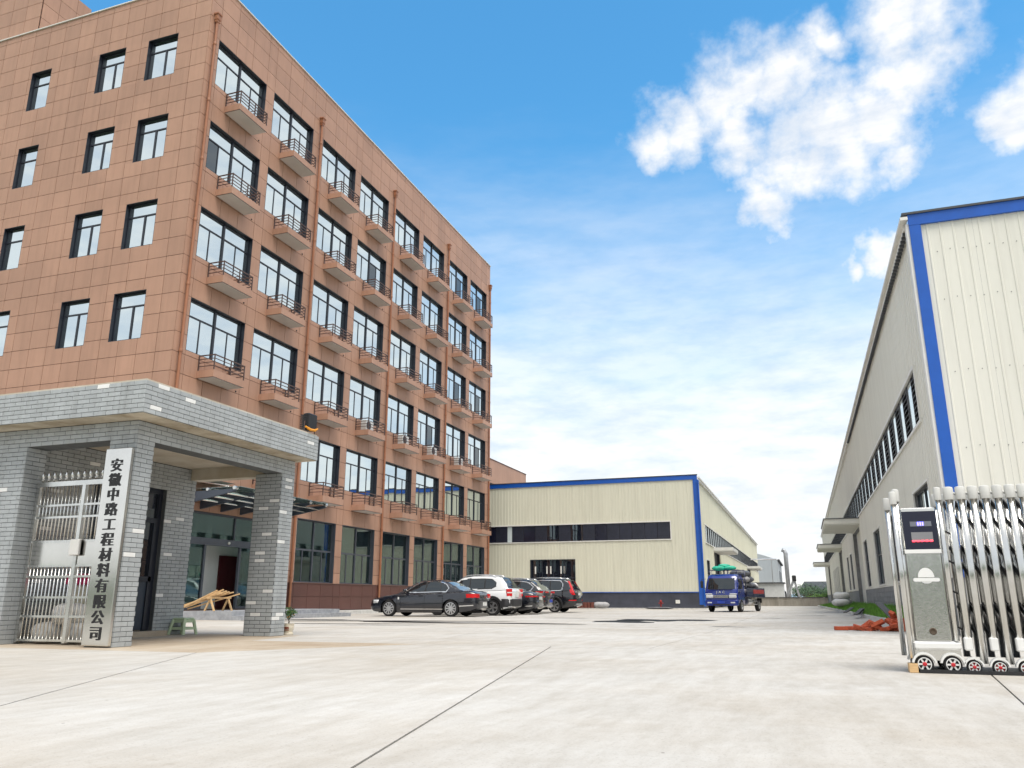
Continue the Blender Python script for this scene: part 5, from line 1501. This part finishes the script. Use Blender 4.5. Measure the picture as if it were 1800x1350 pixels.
for i, (x, y, z, l, lv) in enumerate(lay):
    if lv == 0 and x < 0: continue
    p = MT@Vector((x, y, z)); m_ = 'sack_white' if (y > 4.9 and lv == 1) else cols[(i*7+lv) % 3]
    cname = {'sack_white': 'white', 'sack_grey': 'dark grey', 'sack_pale': 'pale grey'}[m_]
    side = 'lane side' if x > 0 else 'factory side'
    row = {2: 'behind the cab', 3: 'mid-bed', 4: 'towards the tail', 5: 'at the tail'}[int(y)]
    sack('cargo_sack', p, (.98, .80, .38), TR+R(90 if i % 3 == 0 else 4), m_, '%s filled sack on the lorry, %s, %s, %s' % (cname, LV[lv], side, row), 'sack', 'sacks loaded on the lorry', 20+i)
p = MT@Vector((0, 1.05, 2.40))
tg = thing('folded_tarpaulin', p, 'bright green folded tarpaulin on the rack above the lorry cab', 'tarpaulin')
for k, (dx, dz, sc_) in enumerate(((-.28, .0, (.75, .6, .26)), (.28, .02, (.75, .55, .24)), (0, .16, (.7, .5, .2)))):
    o = sack('fold', (dx, -.25+.05*k, dz-.02), sc_, .2*k, 'tarp_green', seed=60+k, parent=tg)
# ------------------------------------------------------------------ retractable steel gate on wheels
mat('cap_plastic', (.60, .60, .57), .45, var=.08)
mat('gate_tube', (.66, .66, .64), .20, metal=1, var=.10, scale=4)
mat('display', (.010, .012, .03), .25)
mat('display_grey', (.22, .22, .23), .4)
mat('led_blue', (.1, .1, .9), .4, emit=(.12, .10, 1.0), estr=3.0)
mat('led_red', (.8, .02, .03), .4, emit=(1.0, .03, .05), estr=2.5)
mat('led_off', (.16, .17, .20), .4)
mat('white_enamel', (.78, .78, .76), .35, var=.05)
mat('red_hub', (.55, .02, .03), .4)
EY = 9.40
eg = thing('retractable_gate', (1.2, EY+.2, 0), 'folding stainless-steel sliding gate on small wheels with a display cabinet', 'gate')
hd = MB().bevbox(1.02, 1.36, EY-.01, EY+.42, .30, 1.64, .012).build('cabinet', 'steel_sheet', eg)
mat('steel_rough', (.58, .58, .55), .20, metal=1, var=.16, scale=40, bump=.10, bscale=70)
MB().box(1.04, 1.34, EY-.016, EY-.0101, .32, 1.17).build('front_plate', 'steel_rough', hd)
MB().box(1.03, 1.35, EY-.030, EY-.0102, 1.21, 1.60).build('display_panel', 'display', hd)
MB().box(1.02, 1.36, EY-.034, EY-.0103, 1.1705, 1.2095).build('panel_rail', 'white_enamel', hd)
MB().box(1.10, 1.30, EY-.033, EY-.0301, 1.445, 1.495).build('led_strip', 'led_off', hd)
for k in range(3): MB().box(1.168+.022*k, 1.182+.022*k, EY-.036, EY-.0331, 1.452, 1.488).build('led', 'led_blue', hd)
MB().box(1.10, 1.30, EY-.033, EY-.0301, 1.29, 1.385).build('led_screen', 'display_grey', hd)
for k in range(5): MB().box(1.102+.041*k, 1.130+.041*k, EY-.036, EY-.0331, 1.287, 1.302).build('led', 'led_red', hd)
# emblem: half sun over a long bar
b = MB(); n = 16
pts = [(1.19+.075*math.cos(math.pi*k/n), .93+.095*math.sin(math.pi*k/n)) for k in range(n+1)]
b.prism(pts, 'y', EY-.026, EY-.0161)
pts = [(1.085+.018*math.cos(math.pi/2+math.pi*k/8), .905+.018*math.sin(math.pi/2+math.pi*k/8)) for k in range(9)]+[(1.295+.018*math.cos(-math.pi/2+math.pi*k/8), .905+.018*math.sin(-math.pi/2+math.pi*k/8)) for k in range(9)]
b.prism(pts, 'y', EY-.028, EY-.0161)
pts = [(1.19+.045*math.cos(-math.pi*k/n), .886+.018*math.sin(-math.pi*k/n)) for k in range(n+1)]
b.prism(pts[::-1], 'y', EY-.024, EY-.0161)
b.build('emblem', 'white_enamel', hd)
MB().lathe([(.035, 0), (.035, -.006), (.022, -.010), (.020, -.004), (.0, -.004)], (1.19, EY-.016, .40), 18, 'y', cap=False).build('keyhole', 'bark', hd, True)
# bogie under the cabinet
MB().bevbox(.99, 1.43, EY-.025, EY+.44, .22, .305, .02).build('skirt', 'white_enamel', eg)
MB().box(1.0, 1.42, EY+.0, EY+.42, .12, .219).build('bogie', 'steel_sheet', eg)
def small_wheel(x, r, hub, gy):
    w = MB().lathe([(r*.72, -.02), (r*.95, -.022), (r, -.012), (r, .012), (r*.95, .022), (r*.72, .02)], (x, gy, r), 22, 'y', cap=False).build('wheel', 'tyre', eg, 'auto')
    sp_ = MB()
    for k in range(6):
        a = 2*math.pi*k/6; c, s_ = math.cos(a), math.sin(a)
        sp_.obox((x+r*.42*c, gy-.014, r+r*.42*s_), (r*.62, .012, r*.20), Matrix.Rotation(-a, 3, 'Y'))
    sp_.lathe([(r*.76, -.012), (r*.76, -.024), (r*.66, -.026), (r*.66, -.012)], (x, gy, r), 22, 'y', cap=False).build('spokes', 'white_enamel', w)
    MB().lathe([(r*.24, -.01), (r*.24, -.027), (r*.12, -.031), (.001, -.031)], (x, gy, r), 12, 'y', cap=False).build('hub', 'red_hub', w)
    MB().lathe([(r*.7, .004), (.001, .004)], (x, gy, r), 16, 'y', cap=False).build('backplate', 'trim_black' if hub else 'red_hub', w)
    rr = []
    for k in range(11):
        a = R(8)+R(164)*k/10; r0, r1 = r*1.12, r*1.34
        rr.append([(x+r0*math.cos(a), gy-.035, r+r0*math.sin(a)), (x+r1*math.cos(a), gy-.035, r+r1*math.sin(a)), (x+r1*math.cos(a), gy+.03, r+r1*math.sin(a)), (x+r0*math.cos(a), gy+.03, r+r0*math.sin(a))])
    MB().loft(rr, cap=True).build('wheel_guard', 'white_enamel', eg, 'auto')
for x in (1.075, 1.33): small_wheel(x, .085, True, EY-.005); small_wheel(x, .085, True, EY+.40)
tube_m = MB().bevbox(-.026, .026, -.018, .018, 0, 1, .006)
def leg_tube(x, y, z0, z1, nm='upright', w=1.0):
    b = MB(); r = .026*w
    ring = lambda z: [(x+r*math.cos(2*math.pi*k/12), y+r*.8*math.sin(2*math.pi*k/12), z) for k in range(12)]
    b.loft([ring(z0), ring(z1)], cap=True)
    o = b.build(nm, 'gate_tube', eg, True)
    b = MB(); q = .034*w
    b.lathe([(q, z1-.12), (q*1.05, z1-.115), (q*1.05, z1-.005), (q*.97, z1+.008), (q*.6, z1+.014)], (x, y, 0), 14)
    b.build('cap', 'cap_plastic', o, 'auto'); return o
leg_tube(.965, EY-.02, .14, 1.80); leg_tube(.94, EY+.40, .14, 1.78)
leg_tube(1.00, EY+.02, .14, 1.83); leg_tube(1.395, EY-.005, .31, 1.83); leg_tube(1.42, EY+.40, .14, 1.80)
X0, PITCH, NSEG = 1.50, .112, 34
for k in range(NSEG):
    x = X0+PITCH*k
    leg_tube(x, EY, .10 if k % 2 else .24, 1.83, w=1.38); leg_tube(x+.03, EY+.40, .14, 1.80, w=1.3)
    if k % 2 == 0:
        MB().bevbox(x-.045, x+.03, EY-.03, EY+.03, .22, .35, .012).build('foot_plate', 'white_enamel', eg)
        small_wheel(x+.015, .068, False, EY-.005)
    # crossing links behind the tubes
    for z in (.55, 1.15, 1.62):
        MB().bar((x, EY+.03, z-.24), (x+PITCH, EY+.37, z+.10), .012, .045).build('link', 'trim_black' if z < 1.6 else 'gate_tube', eg)
        MB().bar((x+PITCH, EY+.035, z-.24), (x, EY+.365, z+.10), .010, .045).build('link', 'trim_black', eg)
    MB().tube([(x, EY+.02, 1.74), (x+PITCH*.5, EY+.12, 1.80), (x+PITCH, EY+.02, 1.74)], .016, 6).build('top_joint', 'cap_plastic', eg, True)
for z in (.45, .8, 1.1, 1.4): MB().tube([(1.41, EY+.02, z), (1.50, EY+.04, z-.05)], .010, 6).build('hinge', 'trim_black', eg)
MB().box(1.02, 5.35, EY-.06, EY+.46, .004, .035).build('rail', 'trim_black', eg)
MB().box(.93, 1.01, EY-.05, EY+.1, .004, .09).build('stop_block', 'timber', eg)
# ------------------------------------------------------------------ hedge across the road, mirrored in the polished steel
mat('hedge_leaf', (.12, .27, .055), .6, var=.4, scale=6, island=.3)
hg = thing('hedge', (-4, -8, 0), 'clipped green hedge across the road, mirrored in the steel board and cabinet', 'hedge')
MB().box(-34, 24, -9.0, -7.5, 0, 1.75).build('inner_mass', 'hedge_leaf', hg)
rg = random.Random(12); b = MB()
for _ in range(9000):
    x = rg.uniform(-34, 24); s_ = rg.uniform(.05, .11); p = Vector((x, -7.45+rg.uniform(-.05, .12), rg.uniform(.05, 1.85)))
    d1 = Vector((rg.gauss(0, 1), rg.gauss(0, .6), rg.gauss(0, 1))).normalized(); d2 = d1.orthogonal().normalized()
    b.add([p-d1*s_, p+d2*s_*.5, p+d1*s_, p-d2*s_*.5], [(0,1,2,3)])
b.build('foliage', 'hedge_leaf', hg)
# ------------------------------------------------------------------ kerb, grass strip, rubble
kb = thing('kerb_line', (2.2, 30, 0), 'row of pale kerb stones edging the grass strip by the right factory', 'kerb')
def kx(y): return 2.42-(y-20)*.0245
y = 19.6; i = 0
while y < 78:
    rg = random.Random(i); l = 1.0; i += 1
    a, c = (kx(y), y), (kx(y+l), y+l); j = rg.uniform(-.02, .02)
    MB().add([(a[0]+j, a[1]+.01, .0), (a[0]+.12+j, a[1]+.01, .0), (c[0]+.12+j, c[1]-.01, .0), (c[0]+j, c[1]-.01, .0), (a[0]+.015+j, a[1]+.01, .13+j), (a[0]+.12+j, a[1]+.01, .13+j), (c[0]+.12+j, c[1]-.01, .13-j), (c[0]+.015+j, c[1]-.01, .13-j)],
             [(0,3,2,1),(4,5,6,7),(0,1,5,4),(1,2,6,5),(2,3,7,6),(3,0,4,7)]).build('kerb_stone', 'kerb', kb)
    y += l
b = MB(); ny = 60
for k in range(ny+1):
    y = 19.4+k*1.0
    b.v += [(kx(y)+.10, y, .06), ((kx(y)+RX)/2, y, .26+.04*math.sin(y*.7)), (RX-.025, y, .40)]
for k in range(ny):
    for q in range(2): b.f.append((3*k+q, 3*k+q+1, 3*k+q+4, 3*k+q+3))
structure(b.build('soil_bed', 'lawn'))
mat('grass', (.15, .34, .045), .7, var=.4, scale=1.5, island=.35)
b = MB(); rg = random.Random(77)
for _ in range(26000):
    y = 19.4+58*rg.random()**1.7; t = rg.random(); x = kx(y)+.10+(RX-.04-kx(y)-.1)*t
    z = .05+.33*t; h = rg.uniform(.07, .22)*(1.25 if rg.random() < .1 else 1); a = rg.uniform(0, 6.28); w = rg.uniform(.008, .016)
    dx, dy = math.cos(a)*w, math.sin(a)*w; lx, ly = rg.gauss(0, .06), rg.gauss(0, .06)
    n = len(b.v); b.v += [(x-dx, y-dy, z), (x+dx, y+dy, z), (x+lx, y+ly, z+h)]; b.f.append((n, n+1, n+2))
tag(b.build('grass', 'grass'), 'short bright green grass growing along the right factory wall', 'grass', kind='stuff')
mat('red_brick', (.44, .085, .035), .8, var=.3, scale=8, bump=.3, bscale=40)
rg = random.Random(31)
spots = []
for k in range(26):
    t = rg.random(); x = 1.12+.95*t**.8; y = 21.0+rg.gauss(0, .16)
    spots.append((x, y, .045+(.22*rg.random()*min(1, t*1.5) if k > 8 else .0), rg.uniform(0, 3.1), rg.gauss(0, .5) if k > 8 else rg.gauss(0, .05)))
spots.append((.74, 21.1, .046, .1, 0)); spots.append((.98, 21.3, .046, -.1, 0))
bm_ = MB().bevbox(-.15, .15, -.075, .075, -.042, .042, .006).mesh('loose_brick', 'red_brick')
for k, (x, y, z, a, tl) in enumerate(spots):
    o = bpy.data.objects.new('loose_brick', bm_); col.objects.link(o); o.location = (x, y, z+abs(math.sin(tl))*.06); o.rotation_euler = (tl*.6, tl, a)
    if k == 26: lab = 'red brick lying apart from the heap, farthest from the folding gate'
    elif k == 27: lab = 'red brick lying apart between the lone brick and the heap'
    else: lab = 'loose red brick in the heap on the yard beside the folding gate'
    tag(o, lab, 'brick', 'loose red bricks by the folding gate')
mat('plank_grey', (.10, .10, .10), .8, var=.3, scale=6); 
o = MB().bar((1.75, 23.2, .62), (2.05, 21.0, .10), .16, .035).build('plank', 'plank_grey'); tag(o, 'dark weathered plank leaning from the grass onto the heap of red bricks', 'plank')
for i, (x, y, z, lab) in enumerate([(1.95, 52.0, .28, 'white sack on the grass by the right factory, nearest'), (2.15, 53.0, .32, 'white sack on the grass by the right factory, behind the nearest one'), (2.05, 52.5, .66, 'white sack lying on top of the two others on the grass')]):
    sack('sack', (x, y, z), (1.0, .7, .42), .3*i, 'sack_white', lab, 'sack', 'white sacks on the grass', 90+i)
for i, (x0, y0, x1, y1) in enumerate([(1.7, 33, 2.1, 36), (1.55, 38, 1.95, 40), (1.9, 34, 2.2, 37)]):
    o = MB().bar((x0, y0, .15), (x1, y1, .32), .14, .04).build('board', 'plank_grey')
    tag(o, ['long grey board lying on the kerb, nearest of the three', 'short grey board on the kerb, farthest of the three', 'grey board lying flat in the grass behind the kerb'][i], 'board', 'grey boards by the kerb')
# crates and debris at the foot of the far factory
mat('rust_crate', (.16, .05, .035), .8, var=.3, scale=6)
c_ = thing('crate', (-14.6, 57.3, 0), 'low rust-brown slatted crate at the foot of the far factory', 'crate')
for k in range(5): MB().box(-15.2+.24*k, -15.0+.24*k, 57.0, 57.6, .07, .46).build('slat', 'rust_crate', c_)
sack('sack', (-13.6, 57.4, .07), (1.2, .6, .42), .1, 'sack_pale', 'pale crumpled sack beside the rust-brown crate at the far factory', 'sack', None, 71)
o = sack('debris_sheet', (-9.6, 58.0, .0), (1.9, .6, .16), 0, 'sack_grey', 'dark crumpled sheet lying at the base of the far factory', 'sheet', None, 72)
# hydrant
mat('hydrant_red', (.30, .02, .02), .5)
o = MB().lathe([(.12, 0), (.12, .04), (.06, .06), (.06, .38), (.09, .42), (.07, .52), (.01, .56)], (-7.9-1.6, 58.1, .07), 12).lathe([(.04, -.16), (.04, .16)], (-9.5, 58.1, .40), 8, 'x').build('hydrant', 'hydrant_red', None, 'auto')
tag(o, 'small dark red hydrant at the base of the far factory', 'hydrant')
# ------------------------------------------------------------------ what lies beyond
# wall across the lane
mat('old_concrete', (.42, .39, .34), .85, scale=.8, c2=(.22, .20, .17), stretch=(1.5, 1, .35))
bw = thing('boundary_wall', (-2.3, 86, 0), 'low stained concrete wall across the end of the lane', 'wall')
x = CX+.01
while x < 2.0:
    e = min(x+2.1, 2.1)
    MB().box(x+.02, e-.02, 86, 86.2, 0, .80).build('wall_panel', 'old_concrete', bw); MB().box(x-.08, x+.08, 85.9, 86.25, 0, .84).build('post', 'old_concrete', bw); x = e
MB().box(CX+.01, 2.1, 85.93, 86.27, .801, .86).build('coping', 'louver', bw)
# brown block behind the far factory
bb = thing('office_building', (-34, 90, 0), 'plain brown office block rising behind the far factory', 'building')
hb_ = []
for y in (77.5, 83, 88.5, 91.8, 95.5, 99):
    for z in (14.0, 10.4): hb_.append((y, y+2.2, z-1.7, z))
b = MB()
for a, c, d_, e in cells_minus(74, 102, 0, 16.8, hb_): b.box(-34.4, -34, a, c, d_, e)
b.box(-46, -34.4, 101.7, 102, 0, 16.8).box(-46, -34.4, 74, 74.3, 0, 16.8)
b.build('wall', 'panel', bb)
for a, c, d_, e in hb_:
    f = MB().box(-34.3, -34.1, a, a+.08, d_, e).box(-34.3, -34.1, c-.08, c, d_, e).box(-34.3, -34.1, a+.08, c-.08, e-.08, e).box(-34.3, -34.1, a+.08, c-.08, d_, d_+.08)
    for q in (.33, .66): f.box(-34.3, -34.1, a+(c-a)*q-.04, a+(c-a)*q+.04, d_+.08, e-.08)
    w = f.build('window', 'frame', bb); MB().box(-34.26, -34.24, a, c, d_, e).build('pane', 'glass', w)
MB().tube([(-33.9, 86.8, 2), (-33.9, 86.8, 15.5)], .09, 8).build('downpipe', 'pipe_brown', bb)
MB().box(-46, -33.95, 74, 102.05, 16.801, 16.9).build('parapet_cap', 'panel_dark', bb)
MB().box(-46, -34.41, 74.31, 101.69, 15.5, 15.8).build('roof', 'asphalt_roof', bb)
# grey arched shed
mat('shed_sheet', (.42, .46, .48), .5, var=.08, scale=.4, stretch=(3, 3, .1)); mat('shed_white', (.62, .64, .64), .5, var=.1)
sd_ = thing('shed', (-9, 150, 0), 'pale grey shed with a curved roof behind the low concrete wall', 'shed')
pts = [(-16, 0), (-3.95, 0), (-3.95, 7.2)]+[(-3.95-12.05*k/10, 7.2+1.5*math.sin(math.pi*k/10)) for k in range(1, 10)]+[(-16, 7.2)]
MB().prism(pts, 'y', 150, 175).build('body', 'shed_sheet', sd_)
MB().box(-3.94, -3.6, 149.9, 175, 7.05, 7.3).build('eave', 'louver', sd_)
for y in (155, 161, 167): MB().box(-3.94, -3.90, y, y+1.5, 3.5, 5.5).build('window', 'louver', sd_)
lt = thing('shed', (-7, 120, 0), 'small white lean-to with a pipe rail in front of the grey curved shed', 'shed')
MB().box(-6.6, -2.6, 118, 123, 0, 2.7).build('body', 'shed_white', lt); MB().box(-6.65, -2.4, 117.8, 123, 2.701, 2.85).build('roof', 'louver', lt)
MB().tube([(-6.6, 117.5, 5.9), (-3.2, 117.5, 5.9)], .10, 8).tube([(-3.9, 117.5, 2.8), (-3.9, 117.5, 5.9)], .05, 6).build('pipe_rail', 'rim', lt)
mat('flue', (.36, .37, .38), .45, metal=.6, var=.2)
o = MB().tube([(-2.35, 140, 0), (-2.35, 140, 7.8), (-2.55, 140, 8.2), (-2.9, 140, 8.35)], [.34, .34, .30, .30], 12).build('flue', 'flue', None, True); tag(o, 'bent-topped grey metal flue standing beyond the low concrete wall', 'flue')
mc = thing('conveyor', (-2, 132, 0), 'dark conveyor and machinery beyond the low concrete wall, at the foot of the flue', 'machine')
MB().bar((-2.9, 132, .4), (-1.35, 132, 3.4), .8, .35).build('belt', 'flue', mc); MB().bar((-.55, 132, .2), (-1.35, 132, 3.6), .5, .3).build('chute', 'flue', mc)
MB().bevbox(-3.7, -2.6, 131, 133, 0, 1.9, .2).build('drive_box', 'trim_black', mc); MB().bevbox(-1.6, -1.0, 131.5, 132.5, 3.2, 4.1, .1).build('head', 'trim_black', mc)
mat('far_house', (.24, .26, .27), .8, var=.15, scale=.5); mat('far_roof', (.17, .19, .21), .7, var=.2)
fh_ = thing('house', (4, 230, 0), 'grey far-off house with a flat-topped roof beyond the end of the lane', 'building')
MB().box(-.5, 7.5, 230, 238, 0, 3.0).build('wall', 'far_house', fh_); MB().prism([(-1.2, 3.0), (8.2, 3.0), (7.0, 5.0), (.2, 5.0)], 'y', 229.4, 238.6).build('roof', 'far_roof', fh_)
for x in (.4, 2.6, 4.8): MB().box(x, x+1.1, 229.9, 229.995, 1.4, 3.0).build('window', 'glass_dark', fh_)
mat('tree_leaf', (.05, .10, .045), .7, var=.4, scale=.8, island=.3); mat('tree_leaf2', (.14, .27, .05), .7, var=.4, scale=.8, island=.3)
def tree(x, y, h, r, label, m_, seed, ground=0.):
    rg = random.Random(seed); t = thing('tree', (x, y, ground), label, 'tree', 'trees beyond the low wall')
    b = MB(); b.tube([(x, y, ground), (x+.1, y, h*.35), (x-.05, y, h*.7)], [r*.09, r*.06, r*.03], 7); cs = []
    for k in range(16):
        a = rg.uniform(0, 6.28); rr = r*rg.uniform(.25, .95); z = h*(.42+.5*rg.random()); k_ = math.sqrt(max(.1, 1-((z/h-.62)/.42)**2))
        e = Vector((x+rr*k_*math.cos(a), y+rr*k_*math.sin(a), z)); b.tube([(x, y, h*.35), ((x+e.x)/2, (y+e.y)/2, h*.45), e], [r*.04, r*.025, r*.01], 5); cs.append(e)
    b.build('trunk', 'bark', t)
    leaves(cs, 900, r*.085, r*.22, seed).build('crown', m_, t)
i = 0
for x, y, h, r, m_, lab in [(.6,150,2.6,2.2,'tree_leaf','dark tree just right of the conveyor beyond the wall'), (3.0,155,2.2,2.0,'tree_leaf','dark rounded tree in front of the grey far house'), (5.2,160,2.9,2.3,'tree_leaf','dark tree beyond the wall nearest the right factory'),
        (2.6,118,1.35,1.0,'tree_leaf2','low bright green bush just over the concrete wall'), (1.2,119,1.3,.9,'tree_leaf2','low yellow-green bush left of the brighter one over the wall'), (-.9,145,2.6,1.6,'tree_leaf','dark narrow tree directly behind the conveyor head')]:
    tree(x, y, h, r, lab, m_, 50+i); i += 1
mat('hill', (.22, .30, .36), .95, var=.15, scale=.004)  # bluish colour carries the distance haze; no air is built
b = MB(); n = 40
for k in range(n+1):
    x = -400+1100*k/n; z = 34*math.exp(-((x-95)/110)**2)+22*math.exp(-((x-420)/160)**2)+4*math.sin(x*.03)+2*math.sin(x*.11)
    b.v += [(x, 1500, -5), (x, 1520, z*.7), (x, 1560, z)]
for k in range(n):
    for q in range(2): b.f.append((3*k+q, 3*k+3+q, 3*k+4+q, 3*k+1+q))
structure(b.build('hill', 'hill', None, True))
